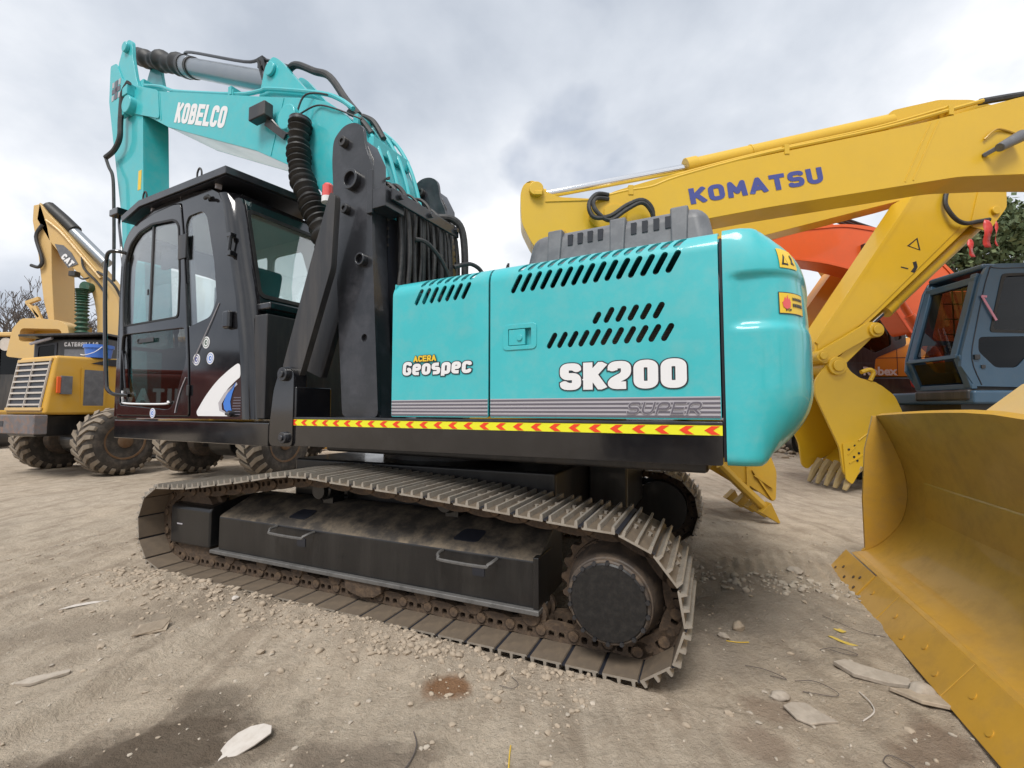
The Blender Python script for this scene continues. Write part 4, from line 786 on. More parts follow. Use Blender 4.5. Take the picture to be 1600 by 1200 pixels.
mk('far_window', jn(box(-5.50, -4.52, 1.02, 1.024, 2.05, 3.15), box(-4.47, -3.62, 1.02, 1.024, 2.2, 3.12)), 'glass', fs)
fr_ = mk('front_frame', jn(box(-5.60, -5.54, .0, .05, 1.24, 2.9), box(-5.60, -5.54, .99, 1.04, 1.24, 2.9), box(-5.58, -5.52, .0, 1.04, 1.24, 1.34), box(-5.60, -5.54, .02, 1.02, 1.98, 2.02)), 'black', EX, .008)
mk('windscreen', jn(box(-5.58, -5.576, .05, .99, 1.34, 2.98)), 'glass', fr_)
mk('cab_floor', box(-5.5, -3.36, .05, 1.0, 1.235, 1.30), 'interior', EX)
st = mk('seat', jn(box(-4.55, -3.98, .26, .78, 1.66, 1.80), box(-4.45, -4.05, .34, .70, 1.30, 1.66)), 'seat', EX, .05)
mk('seat_back', xf(box(-4.08, -3.94, .28, .76, 1.78, 2.45), lambda v: Vector((v.x + (v.z - 1.78) * .25, v.y, v.z))), 'seat', st, .05, seg=3)
mk('headrest', xf(box(-3.95, -3.83, .36, .68, 2.46, 2.74), lambda v: Vector((v.x + (v.z - 2.46) * .2, v.y, v.z))), 'seat', st, .05, seg=3)
mk('console', jn(box(-4.9, -4.1, .10, .24, 1.3, 1.95), box(-4.9, -4.1, .80, .96, 1.3, 1.95), box(-5.35, -5.15, .80, .96, 1.3, 2.15)), 'interior', EX, .02)
mk('control_lever', jn(tube([(-4.75, .17, 1.95), (-4.78, .17, 2.12)], .016, 8, 0), lathe((-4.78, .17, 2.1), (0, 0, 1), [(0, .02), (.03, .028), (.09, .03), (.12, .015)], 12)), 'interior', EX)
mk('sun_visor', box(-4.98, -4.42, .10, .14, 2.80, 2.97), 'ink', EX)
# roof guard sheet with lifting hoops
GP = [(-5.48, 3.385), (-5.11, 3.485), (-3.58, 3.475), (-3.58, 3.405), (-5.10, 3.415), (-5.46, 3.32)]
rg = mk('roof_guard', xf(plate(GP, [], -.07, 1.06), lambda v: Vector((v.x, v.y, v.z + .075 * max(0, v.y) + .02))), 'greyblk', EX, .006)
mk('guard_underside', xf(plate([(-5.4, 3.335), (-5.10, 3.412), (-3.60, 3.402), (-3.60, 3.398), (-5.1, 3.408), (-5.4, 3.331)], [], -.05, 1.04), lambda v: Vector((v.x, v.y, v.z + .075 * max(0, v.y) + .018))), 'ink', rg)
for x in (-4.05, -5.05): mk('lifting_hoop', tube([(x - .035, -.04, 3.49), (x - .035, -.04, 3.56), (x, -.04, 3.60), (x + .035, -.04, 3.56), (x + .035, -.04, 3.49)], .009, 6, 4), 'blackm', rg)
for x in (-3.85, -4.45, -5.0): mk('guard_stand', box(x - .012, x + .012, .0, .05, 3.38, 3.46), 'lgrey', rg)
mk('guard_lamp', box(-4.66, -4.50, .05, .12, 3.43, 3.47), 'ink', rg)
# handrail and mirror tube at the front of the cab
mk('handrail', tube([(-5.50, .03, 3.03), (-5.56, -.06, 3.04), (-5.64, -.10, 3.02), (-5.68, -.10, 2.90), (-5.67, -.10, 2.6), (-5.60, -.10, 2.0), (-5.54, -.10, 1.62), (-5.50, -.10, 1.53), (-5.40, -.08, 1.48), (-5.30, 0, 1.47)], .019, 10), 'black', EX)
mk('mirror_stay', tube([(-5.60, .02, 2.9), (-5.75, .05, 3.2), (-6.0, .12, 3.5), (-6.05, .15, 3.65)], .014, 8), 'black', EX)
mk('mirror', box(-6.16, -5.96, .08, .2, 3.60, 3.68), 'black', EX, .01)

def crawler(par, x0, x1, ys, h=.92, shoes=False):
    for y in ys:
        o = mk('crawler', plate(rnd([(x0, .03), (x1, .03), (x1, h), (x0, h)], h * .42, 6), [rnd([(x0 + .1, .13), (x1 - .1, .13), (x1 - .1, h - .1), (x0 + .1, h - .1)], h * .36, 6)], y, y + .6), 'blackd', par)
        mk('crawler_frame', box(x0 + .5, x1 - .5, y + .12, y + .5, .2, h * .62), 'blackd', o, .03)
        for x in (x0 + .42, x1 - .42): mk('crawler_wheel', cyl((x, y + .08, h / 2), (x, y + .52, h / 2), h * .36, n=20), 'hubside', o)
        n = int((x1 - x0 - .7) / .19)
        for i in range(n): mk('track_shoe', box(x0 + .38 + i * .19, x0 + .38 + i * .19 + .165, y - .02, y + .62, h - .004, h + .028), 'steel', o, .006)

# ------------------------------------------------------------------ yellow excavator with the lettered boom (its house stands out of the picture on the right)
KA = thing('excavator', 'yellow excavator whose long boom with blue lettering crosses the sky on the right', 'excavator', (0, 5.3, 0), 0, 'parked yellow excavators')
ka_b = [(.955, 3.775), (1.185, 3.916), (1.416, 3.987), (1.839, 4.113), (2.186, 4.184), (3.073, 4.373), (5.016, 4.787), (6.193, 5.107), (8.555, 5.45), (10.2, 4.9), (12.2, 2.2), (11.4, 1.6), (9.9, 3.5), (8.419, 4.05), (7.2, 4.13), (6.132, 4.136), (5.364, 4.105), (4.977, 4.042), (3.053, 3.728), (2.478, 3.619), (1.522, 3.432), (1.103, 3.432), (.899, 3.564)]
kb = mk('boom', plate(rnd(ka_b, .12, 3), [], .012, .44), 'yel', KA, .01)
for y in (0., .44): mk('boom_side_plate', plate(rnd(ka_b, .12, 3), [], y, y + .012), 'yel', kb, .004)
btext('lettering', 'KOMATSU', 'navy', kb, 2.135, 3.755, 3.762, 3.955, -.004, w=.25, gap=.13, kx=1.35, ang=math.atan2(.272, 1.605))
mk('weld_seam', bar((5.15, -.003, 4.80), (4.80, -.003, 4.06), .006, .02), 'yel', kb); mk('weld_seam', bar((5.05, -.003, 4.78), (4.70, -.003, 4.04), .006, .012), 'yel', kb)
mk('boom_lamp', jn(cyl((6.02, -.10, 4.55), (5.70, -.14, 4.38), .07, .05, 16), bar((5.72, -.1, 4.40), (5.65, 0, 4.36), .05, .05)), 'greyplas', kb, .01); mk('lamp_guard', tube([(5.66, -.02, 4.55), (5.75, -.03, 4.64), (5.86, -.02, 4.68), (6.1, 0, 4.62)], .012, 6), 'yeldk', kb)
ar = [(.230, 4.089), (.329, 4.050), (.398, 3.955), (.550, 3.877), (1.032, 3.853), (1.259, 3.720), (1.409, 3.50), (2.50, 1.15), (2.44, .92), (2.25, .95), (1.10, 3.10), (.379, 3.138), (.228, 3.323), (.114, 3.564), (.099, 3.916), (.138, 4.034)]
ka = mk('arm', plate(rnd(ar, .06, 3), [], .06, .39), 'yel', KA, .01)
mk('arm_side_plate', plate(rnd(ar, .06, 3), [], .045, .06), 'yel', ka, .004)
mk('arm_flange', bar((.40, .05, 3.82), (1.0, .05, 3.84), .03, .012), 'yel', ka)
mk('arm_pin', jn(cyl((.29, -.02, 3.955), (.29, .06, 3.955), .085, n=24), box(.27, .36, -.035, -.01, 3.87, 3.92)), 'yel', ka, .008); mk('plug', cyl((.62, .02, 3.42), (.62, .05, 3.42), .035, n=8), 'yeldk', ka)
mk('arm_pivot', plate(rnd([(1.09, 3.62), (1.25, 3.53), (1.36, 3.60), (1.36, 3.72), (1.22, 3.76), (1.10, 3.72)], .03), [], -.03, 0), 'yel', kb, .006)
mk('plate_seam', bar((1.42, -.003, 3.50), (1.95, -.003, 3.62), .006, .012), 'yel', kb)
A0 = Vector((.40, .22, 3.985)); A1 = Vector((2.20, .22, 4.335)); A2 = Vector((4.75, .22, 4.92))
kc = mk('arm_cylinder', jn(cyl(A1, A2, .10, n=28), cyl(A1 - (A2 - A1).normalized() * .04, A1 + (A2 - A1).normalized() * .10, .118, n=28), cyl(A1 + (A2 - A1) * .30, A1 + (A2 - A1) * .31, .108, n=28)), 'yel', KA, .006)
mk('cylinder_rod', cyl(A0, A1, .052, n=24), 'chrome', kc); mk('rod_eye', cyl(A0 - Vector((.12, 0, .02)), A0 + Vector((.03, 0, .005)), .072, n=20), 'yel', kc, .01)
mk('cylinder_lug', plate(rnd([(4.55, 4.80), (4.70, 5.02), (4.95, 5.08), (5.3, 5.16), (5.7, 5.16), (6.1, 5.05), (5.0, 4.7)], .05), [], .14, .18), 'yel', kb, .005); mk('cylinder_lug', plate(rnd([(4.55, 4.80), (4.70, 5.02), (4.95, 5.08), (5.3, 5.16), (5.7, 5.16), (6.1, 5.05), (5.0, 4.7)], .05), [], .27, .31), 'yel', kb, .005)
mk('boom_pipe', tube([(1.15, .02, 3.88), (1.40, .02, 3.94), (1.67, .02, 3.985), (2.0, .02, 4.11), (3.05, .02, 4.40), (4.43, .02, 4.70), (5.36, .02, 4.96), (5.71, .02, 5.06)], .026, 8, 4), 'yel', kb)
mk('boom_pipe', tube([(1.30, .09, 3.96), (1.70, .09, 4.07), (2.0, .09, 4.17), (3.05, .09, 4.45), (4.43, .09, 4.76), (5.36, .09, 5.03)], .022, 8, 4), 'yel', kb)
mk('pipe_end_hose', tube([(5.7, .04, 5.06), (6.1, .04, 5.13), (6.5, .04, 5.18), (7.2, .04, 5.22)], .04, 8), 'hose', kb)
for x, z in ((1.42, 3.94), (3.30, 4.44), (5.30, 4.93)): mk('pipe_cleat', jn(box(x - .03, x + .03, -.01, .12, z - .06, z + .06)), 'yel', kb, .005)
for dz in (0, .05): mk('loop_hose', tube([(1.15, .0, 3.88 - dz), (1.0, -.06, 3.86 - dz), (.90 + dz, -.1, 3.72), (.95 + dz, -.12, 3.56 + dz), (1.14, -.12, 3.57 - dz), (1.34, -.12, 3.70 - dz), (1.52, -.12, 3.76 - dz * .6), (1.64, -.10, 3.66 - dz), (1.66, -.05, 3.45)], .026, 8), 'hose', kb)
bk = mk('bucket', plate(rnd([(2.20, 1.30), (2.55, 1.25), (2.95, .98), (3.09, .60), (3.07, .28), (3.03, .25), (2.88, .36), (2.44, .66), (2.2, .9)], .06), [], .06, .09), 'yeldk', KA, .005)
mk('bucket_shell', jn(plate([(2.50, 1.27), (2.95, .98), (3.09, .60), (3.07, .30), (3.05, .30), (3.07, .60), (2.93, .96), (2.50, 1.24)], [], .09, .9), plate([(2.20, 1.30), (2.55, 1.25), (2.95, .98), (3.09, .60), (3.07, .28), (2.44, .66)], [], .9, .93)), 'yeldk', bk)
mk('bucket_rib', jn(bar((2.74, .05, .40), (2.74, .05, .75), .03, .03), bar((2.82, .045, .56), (3.02, .045, .42), .03, .025), bar((2.80, .045, .62), (3.02, .045, .28), .02, .02)), 'yeldk', bk)
mk('side_cutter', tube([(2.42, .05, .68), (2.68, .05, .42), (2.92, .05, .19)], .055, 8, 0), 'yeldk', bk, .008)
for y in (.02, .3, .58, .86): mk('bucket_tooth', xf(box(-.05, .05, -.05, .05, 0, 1), lambda v, y=y: Vector((2.90 + .17 * v.z + v.x * (1.2 - v.z), y + v.y * (1.2 - v.z * .8), .20 - .18 * v.z + v.x * (1.1 - v.z)))), 'yeldk', bk, .004)
mk('house', box(10.6, 14.2, -.9, 1.6, 1.05, 2.3), 'yel', KA, .08); crawler(KA, 10.4, 14., (-1.1, 1.2))

# ------------------------------------------------------------------ second yellow excavator: arm folded down, bucket on the ground
KB = thing('excavator', 'yellow excavator with arm slanting down to a toothed bucket behind the turquoise counterweight', 'excavator', (0, 7.5, 0), 0, 'parked yellow excavators')
ab = [(6.807, 4.994), (8.30, 5.25), (8.31, 5.0), (8.226, 4.661), (7.979, 4.496), (7.716, 4.419), (6.119, 2.938), (5.709, 2.572), (5.299, 2.167), (5.115, 2.060), (5.012, 2.145), (5.013, 2.433)]
k2 = mk('arm', plate(rnd(ab, .05, 3), [], .0, .46), 'yel', KB, .012)
mk('arm_side_plate', plate(rnd([(6.84, 4.98), (7.6, 5.1), (7.55, 4.40), (6.07, 2.98), (5.66, 2.62), (5.27, 2.22), (5.115, 2.11), (5.06, 2.18), (5.06, 2.43)], .05, 3), [], -.014, .0), 'yel', k2, .005)
mk('arm_edge', bar((6.83, -.012, 4.97), (5.04, -.012, 2.42), .02, .06), 'yel', k2)
tri = mk('warning_mark', plate([(6.62, 4.06), (6.84, 3.98), (6.80, 4.20)], [[(6.655, 4.06), (6.815, 4.00), (6.785, 4.17)]], -.018, -.0145), 'ink', k2)
mk('figure_mark', jn(plate([(6.66, 3.62), (6.72, 3.70), (6.70, 3.78), (6.76, 3.80), (6.78, 3.70), (6.72, 3.60)], [], -.018, -.0145), bar((6.50, -.016, 3.70), (6.62, -.016, 3.67), .003, .02)), 'ink', k2)
mk('bucket_cylinder', jn(cyl((8.03, .2, 4.52), (6.45, .2, 3.08), .115, n=24), cyl((6.50, .2, 3.13), (6.35, .2, 2.99), .13, n=24)), 'yel', KB, .008); mk('cylinder_rod', cyl((6.40, .2, 3.03), (5.95, .2, 2.64), .05, n=16), 'chrome', KB)
mk('arm_head', plate(rnd([(7.7, 4.4), (8.0, 4.3), (8.33, 4.72), (8.35, 5.2), (7.9, 5.1)], .06), [], -.02, 0), 'yel', k2, .005); mk('arm_pin', cyl((8.12, -.06, 4.66), (8.12, 0, 4.66), .07, n=20), 'yel', k2, .01)
mk('bucket_lever', plate(rnd([(4.98, 2.12), (5.06, 2.30), (5.45, 2.52), (5.85, 2.76), (6.0, 2.74), (6.07, 2.62), (6.0, 2.50), (5.85, 2.50), (5.45, 2.28), (5.12, 2.06)], .05), [], -.11, -.05), 'yel', KB, .01)
mk('bucket_link', jn(bar((5.95, -.02, 2.62), (5.32, -.02, 2.02), .06, .16)), 'yel', KB, .012)
for x, z, r in ((5.05, 2.19, .10), (5.95, 2.62, .12), (5.29, 2.03, .15)): mk('link_pin', jn(cyl((x, -.15, z), (x, .3, z), r, n=24), cyl((x, -.18, z), (x, -.15, z), r * .62, n=20)), 'yel', KB, .012)
bs = rnd([(5.06, 1.96), (5.20, 2.14), (5.42, 2.12), (5.51, 1.95), (5.69, 1.82), (5.99, 1.736), (6.225, 1.549), (6.347, 1.268), (6.355, 1.009), (6.20, .74), (5.87, .50), (5.58, .36), (5.44, .22), (5.34, .30), (5.30, .70), (4.93, 1.56), (4.94, 1.8)], .07, 3)
b2 = mk('bucket', plate(bs, [], -.10, -.06), 'yel', KB, .006)
mk('bucket_far_side', plate(bs, [], .95, .99), 'yel', b2, .006)
bsh = [(5.51, 1.95), (5.69, 1.82), (5.99, 1.736), (6.225, 1.549), (6.347, 1.268), (6.355, 1.009), (6.20, .74), (5.87, .46), (5.55, .24)]
mk('bucket_shell', plate(bsh + [(x - .03, z + .03) for x, z in bsh[::-1]], [], -.06, .95), 'yel', b2)
mk('side_cutter', plate(rnd([(5.33, .78), (5.55, .80), (5.70, .52), (5.58, .32), (5.46, .12), (5.36, .20)], .04), [], -.125, -.10), 'yel', b2, .006)
mk('cutter_rib', jn(bar((5.40, -.13, .60), (5.54, -.13, .74), .012, .02), bar((5.42, -.13, .46), (5.66, -.13, .60), .012, .02)), 'yel', b2)
for x, z in ((5.42, .68), (5.52, .74), (5.50, .56), (5.58, .62), (5.55, .50)): mk('cutter_bolt', cyl((x, -.135, z), (x, -.12, z), .018, n=8), 'ink', b2)
mk('bucket_hook', tube([(5.85, -.08, 1.79), (5.90, -.09, 1.92), (5.84, -.09, 1.97), (5.70, -.09, 1.93)], .035, 8), 'yel', b2)
mk('bucket_seam', tube([(6.33, -.105, 1.2), (6.15, -.105, 1.06), (5.9, -.105, 1.0), (5.75, -.105, .93), (5.6, -.105, .82)], .012, 6), 'yel', b2)
for i, y in enumerate((-.05, .17, .39, .61, .83)): mk('bucket_tooth', tube([(5.62, y, .40), (5.52, y, .28), (5.43, y, .12), (5.38, y, .02)], lambda t: .085 * (1 - .62 * t), 8, 3), 'tooth', b2)
bb = [(2.3, 3.80), (3.732, 4.22), (5.411, 4.66), (6.923, 5.05), (8.094, 5.40), (8.5, 5.6), (8.4, 5.95), (7.8, 5.98), (5.786, 5.50), (3.463, 5.0), (2.0, 4.4), (.9, 2.2), (1.5, 1.9)]
mk('boom', plate(rnd(bb, .1), [], .45, .95), 'yel', KB, .01)
mk('house', box(-1.6, 1.9, .0, 2.4, 1.05, 2.2), 'yeldk', KB, .08); crawler(KB, -1.8, 1.7, (-.1, 2.))
mk('arm_hose', tube([(7.30, -.05, 4.98), (7.24, -.08, 4.74), (7.36, -.1, 4.50), (7.55, -.08, 4.42), (7.78, -.05, 4.46), (8.0, -.04, 4.50)], .035, 8), 'hose', k2)
for i, (x0, x1, zt, zb, lab) in enumerate(((7.69, 7.85, 4.42, 3.96, 'broad red ribbon hanging from the top of the yellow arm'), (7.89, 7.94, 4.40, 3.98, 'thin red ribbon beside the broad one on the yellow arm'), (7.42, 7.53, 4.10, 3.80, 'short red ribbon lower down beside the yellow arm cylinder'))):
    V = []; n = 8
    for k in range(n + 1):
        t = k / n; z = zt + (zb - zt) * t; w = (x1 - x0) / 2 * (.6 + .4 * math.sin(t * 3)); c = (x0 + x1) / 2 + .012 * math.sin(t * 6 + i) + .03 * t * (1 if i == 2 else 0)
        V += [(c - w, 7.28 + .02 * math.sin(t * 9), z), (c + w, 7.30 - .02 * math.sin(t * 7), z)]
    r_ = mk('red_ribbon', (V, [(2 * k, 2 * k + 1, 2 * k + 3, 2 * k + 2) for k in range(n)]), 'red', None, recalc=False); so = r_.modifiers.new('s', 'SOLIDIFY'); so.thickness = .004
    tag(r_, lab, 'ribbon', 'red ribbons tied to the arm')

# ------------------------------------------------------------------ orange excavator, amber and black excavator, slate blue cab
OC = thing('excavator', 'orange red excavator with arched boom seen behind the yellow arm', 'excavator', (0, 10., 0), 0)
cbm = [(4.294, 4.750), (5.594, 5.129), (6.464, 5.393), (7.473, 5.481), (8.0, 5.43), (8.543, 5.305), (9.311, 4.896), (9.85, 4.386), (10.3, 3.6), (10.9, 2.2), (10.3, 2.0), (9.05, 3.15), (8.85, 2.95), (8.45, 3.6), (8.556, 4.082), (7.714, 4.386), (7.007, 4.575), (6.152, 4.677), (4.284, 4.314)]
ob_ = mk('boom', plate(rnd(cbm, .25, 4), [], 0, .5), 'orange', OC, .012)
mk('boom_edge', plate(rnd(cbm, .25, 4), [rnd([(4.33, 4.69), (5.60, 5.07), (6.47, 5.33), (7.47, 5.42), (8.52, 5.245), (9.27, 4.85), (9.78, 4.36), (10.22, 3.56), (10.8, 2.26), (10.34, 2.1), (9.06, 3.24), (8.87, 3.06), (8.53, 3.6), (8.60, 4.14), (7.73, 4.446), (7.01, 4.635), (6.15, 4.737), (4.32, 4.38)], .25, 4)], -.02, 0), 'orange', ob_, .004)
mk('boom_boss', jn(cyl((8.60, -.12, 4.86), (8.60, 0, 4.86), .16, n=20), cyl((8.62, -.16, 4.83), (8.62, -.1, 4.83), .09, n=16)), 'orange', ob_, .02)
mk('boom_lamp', jn(box(7.80, 7.92, -.12, 0, 4.80, 5.0), tube([(7.86, -.06, 4.8), (7.9, -.08, 4.66), (7.85, -.05, 4.58)], .025, 6)), 'greyblk', ob_, .01)
mk('boom_cylinder', jn(cyl((8.40, -.25, 3.70), (8.75, -.25, 3.1), .07, n=20), cyl((8.6, -.25, 3.36), (9.45, -.25, 1.9), .10, n=20)), 'orange', OC, .01)
mk('cylinder_bracket', plate(rnd([(6.5, 5.3), (6.65, 5.62), (6.95, 5.72), (7.6, 5.40)], .06), [], .15, .35), 'orange', ob_, .01)
for dy in (.1, .2, .3): mk('boom_hose', tube([(6.9, dy, 5.70), (7.3, dy, 5.72), (7.9, dy, 5.52), (8.5, dy, 5.32)], .03, 6), 'hose', ob_)
mk('house', box(11.6, 14.6, -.6, 1.4, 1.1, 2.3), 'orange', OC, .08); mk('house_cab', box(11.6, 13.2, -.6, .3, 2.0, 3.2), 'orange', OC, .12); mk('arm', plate([(4.3, 4.75), (4.6, 4.5), (5.2, 2.2), (4.9, 2.1), (4.1, 4.3)], [], .05, .45), 'orange', OC, .02)
crawler(OC, 11.2, 14.8, (-.8, 1.2))
RX = thing('excavator', 'amber and black excavator half hidden behind the yellow bucket', 'excavator', (0, 11.5, 0), 0)
mk('house_panel', plate(rnd([(9.164, 2.16), (11.4, 2.16), (11.4, 3.4), (10.177, 3.02), (9.182, 2.62)], .05), [], -.02, 1.8), 'amber', RX, .015)
mk('house_base', box(8.4, 12.0, -.05, 1.9, 1.35, 2.14), 'blackm', RX, .05); text('lettering', 'Robex', 'white', RX, 8.86, 9.72, 2.18, 2.40, -.06, off=.035)
mk('panel_seam', jn(box(9.75, 9.765, -.024, -.021, 2.2, 2.9), bar((9.17, -.023, 2.62), (11.3, -.023, 2.66), .003, .015)), 'ink', RX)
mk('text_panel', box(8.42, 9.16, -.045, 0, 2.14, 2.5), 'blackm', RX, .01)
rc = mk('cab_frame', plate(rnd([(8.42, 2.2), (8.6, 3.0), (8.85, 3.72), (9.6, 3.95), (9.95, 3.9), (10.0, 2.95), (9.2, 2.62), (9.15, 2.2)], .08), [rnd([(8.72, 3.0), (8.98, 3.62), (9.55, 3.80), (9.62, 2.95), (9.2, 2.75)], .06), rnd([(9.70, 3.05), (9.68, 3.78), (9.86, 3.76), (9.88, 3.1)], .05)], -.04, .02), 'blackm', RX, .02)
mk('cab_glass', plate([(8.65, 2.7), (9.0, 3.70), (9.9, 3.85), (9.92, 2.8)], [], .0, .005), 'glassb', rc); mk('cab_far_side', box(8.7, 9.9, 1.0, 1.04, 2.2, 3.8), 'interior', rc)
mk('arm', plate(rnd([(6.9, 3.45), (7.855, 4.745), (8.555, 4.60), (8.20, 4.02), (7.25, 3.20)], .08), [], -.6, -.2), 'amber', RX, .02); mk('arm_cylinder', jn(cyl((7.2, -.75, 3.25), (8.5, -.75, 4.35), .07, n=16), tube([(8.1, -.7, 4.7), (8.15, -.8, 4.4), (8.4, -.8, 4.2), (8.6, -.75, 4.1)], .05, 8)), 'yeldk', RX); mk('arm_lower', plate([(6.9, 3.45), (7.25, 3.2), (5.6, 1.2), (5.2, 1.4)], [], -.6, -.25), 'amber', RX, .02)
mk('boom', plate(rnd([(8.2, 5.55), (8.75, 5.80), (9.0, 5.7), (9.4, 4.6), (10.3, 3.2), (9.9, 2.9), (8.9, 4.4)], .1), [], .4, .9), 'amber', RX, .02)
mk('step_rail', tube([(9.95, -.15, 2.25), (9.90, -.25, 2.35), (9.90, -.25, 2.0), (10.0, -.25, 1.88), (10.5, -.25, 1.85)], .03, 8), 'red', RX)
crawler(RX, 8.0, 11.8, (-.4, 1.6)); mk('slew_base', box(8.8, 11.2, 0, 1.7, .9, 1.36), 'blackd', RX)

BC = thing('excavator', 'slate blue excavator cab cut off by the right edge of the picture', 'excavator', (.20, 6.6, 0), 0)
c_s = [(6.52, 1.66), (6.34, 1.95), (6.36, 2.14), (6.70, 3.25), (6.80, 3.42), (6.95, 3.47), (8.10, 3.50), (8.25, 3.40), (8.3, 1.62)]
w_u = rnd([(6.80, 2.47), (7.03, 3.30), (7.90, 3.33), (7.90, 2.44)], .06); w_l = rnd([(6.62, 2.38), (6.60, 2.17), (6.84, 1.93), (7.15, 1.93), (7.35, 2.13), (7.9, 2.13), (7.9, 2.40)], .06)
bs_ = mk('cab_side', plate(c_s, [w_u, w_l], 0, .05), 'bluecab', BC, .015)
mk('side_window', jn(plate(w_u, [], .02, .024)), 'glassd', bs_); mk('lower_window', plate(w_l, [], .02, .024), 'glassb', bs_)
mk('window_seal', plate(rnd([(6.775, 2.45), (7.01, 3.32), (7.92, 3.35), (7.92, 2.42)], .06), [rnd([(6.82, 2.49), (7.05, 3.28), (7.88, 3.31), (7.88, 2.46)], .06)], -.008, 0), 'rubber', bs_)
mk('door_gap', tube([(6.62, -.002, 1.68), (6.50, -.002, 2.05), (6.58, -.002, 2.5), (6.82, -.002, 3.35), (7.0, -.002, 3.40), (8.2, -.002, 3.42)], .008, 6, 4), 'ink', bs_)
mk('door_handle', jn(box(6.52, 6.60, -.03, 0, 2.05, 2.12), box(6.62, 6.68, -.02, 0, 1.92, 1.97)), 'blackm', bs_, .006)
# front wall between near and far side: sloping glass in a frame
def fp(t, h):   # t 0 near .. 1 far ; h 0..1 height on the sloping front
    x = 6.36 + (6.72 - 6.36) * h; return Vector((x + .03 * t, .05 + .85 * t, 2.10 + 1.18 * h))
Pn = [fp(.12, .06), fp(.88, .06), fp(.88, .93), fp(.12, .93)]
mk('front_glass', ([tuple(p) for p in Pn], [(0, 1, 2, 3)]), 'glassd', bs_, recalc=False)
mk('front_frame', jn(bar(fp(.06, -.02), fp(.06, 1.05), .10, .08), bar(fp(.95, -.02), fp(.95, 1.05), .10, .08), bar(fp(0, .97), fp(1, .97), .10, .09, (0, 0, 1)), bar(fp(0, .0), fp(1, .0), .06, .09, (0, 0, 1))), 'bluecab', bs_, .012)
mk('front_lower_glass', ([(6.36, .15, 2.04), (6.38, .82, 2.04), (6.50, .82, 1.72), (6.48, .15, 1.72)], [(0, 1, 2, 3)]), 'glassb', bs_, recalc=False)
mk('front_lower_frame', jn(bar((6.36, .06, 2.12), (6.52, .06, 1.64), .10, .08), bar((6.38, .9, 2.12), (6.54, .9, 1.64), .10, .08), bar((6.52, 0, 1.66), (6.54, .95, 1.66), .08, .08, (0, 0, 1))), 'bluecab', bs_, .012)
mk('cab_far_side', plate(c_s, [w_u, rnd([(6.62, 2.38), (6.60, 2.17), (6.84, 1.93), (7.9, 1.93), (7.9, 2.40)], .06)], .93, .97), 'bluecab', bs_, .01); mk('far_glass', plate([(6.6, 1.9), (7.0, 3.3), (7.95, 3.3), (7.95, 1.9)], [], .95, .953), 'glassd', bs_)
mk('cab_roof', box(6.78, 8.28, .04, .94, 3.40, 3.49), 'bluecab', BC, .04); mk('cab_rear', box(8.22, 8.28, .04, .94, 1.65, 3.42), 'bluecab', BC)
mk('window_grille', jn(*[bar((7.05 + .17 * i, .80, 2.2), (7.05 + .17 * i, .80, 3.3), .012, .018) for i in range(5)] + [bar((6.9, .80, 2.55 + .25 * i), (7.95, .80, 2.55 + .25 * i), .012, .018) for i in range(3)]), 'rust', BC)
mk('seat', jn(box(7.3, 7.75, .25, .7, 1.9, 2.1), box(7.62, 7.78, .25, .7, 2.0, 2.75)), 'seat', BC, .05); mk('cab_floor', box(6.55, 8.25, .05, .93, 1.60, 1.70), 'interior', BC)
mk('front_ribbon', bar((6.68, -.02, 2.98), (6.86, -.03, 2.62), .01, .03), 'pink', BC); mk('ribbon_knot', bar((6.67, -.02, 2.98), (6.74, -.03, 2.97), .01, .03), 'pink', BC)
mk('deck', box(6.45, 10.2, -.06, 2.4, 1.40, 1.60), 'bluecab', BC, .04); mk('deck_nose', box(6.42, 6.9, .0, .9, 1.45, 1.62), 'blackm', BC, .04); mk('house', box(8.35, 10.2, -.05, 2.4, 1.6, 2.6), 'bluecab', BC, .08)
crawler(BC, 5.95, 9.8, (-.2, 1.9), 1.2)
mk('slew_base', box(6.6, 9.2, .3, 2.0, .9, 1.41), 'blackd', BC)

# ------------------------------------------------------------------ bulldozer blade in the right foreground
DZ = thing('bulldozer_blade', 'ochre yellow bulldozer blade with bolted cutting edge in the right foreground', 'blade', (2.655, 3.886, 0), -111.762)
prof = [(.135, .168), (.20, .188), (.30, .24), (.40, .34), (.475, .46), (.508, .60), (.512, .74), (.49, .88), (.445, 1.02), (.395, 1.15), (.335, 1.268)]
back = [(.375, 1.285), (.44, 1.17), (.49, 1.04), (.535, .89), (.557, .74), (.553, .59), (.52, .44), (.44, .30), (.33, .19), (.2, .13)]
def bl(poly, x0, x1, nx=1, dz=None):
    n = len(poly); V = []; Fc = []
    for k in range(nx + 1):
        x = x0 + (x1 - x0) * k / nx; V += [(x, y, z + (dz(x) if dz and z > 1.2 else 0)) for y, z in poly]
    for k in range(nx):
        for i in range(n): j = (i + 1) % n; Fc.append((k * n + i, k * n + j, (k + 1) * n + j, (k + 1) * n + i))
    return V, Fc + [tuple(range(n)), tuple(range(nx * n + n - 1, nx * n - 1, -1))]
mb = mk('mould_board', bl([tuple(p)[:2] for p in spline([(a, b, 0) for a, b in prof], 4)] + back, .09, 3.7, 14, lambda x: .035 * math.sin(min(1., x / 1.4) * math.pi / 2) - .10 * max(0, x - 1.5) ** 1.3), 'blade', DZ, ang=30)
ep = [(.225, .215), (.222, .60), (.25, 1.0), (.312, 1.27), (.34, 1.268)] + [tuple(p)[:2] for p in spline([(a, b, 0) for a, b in prof[::-1]], 3)][1:-3]
V = [(x, y, z) for x in (.07, .10) for y, z in ep]; n = len(ep); tri = delaunay_2d_cdt([Vector(p) for p in ep], [(i, (i + 1) % n) for i in range(n)], [], 1, 1e-6)
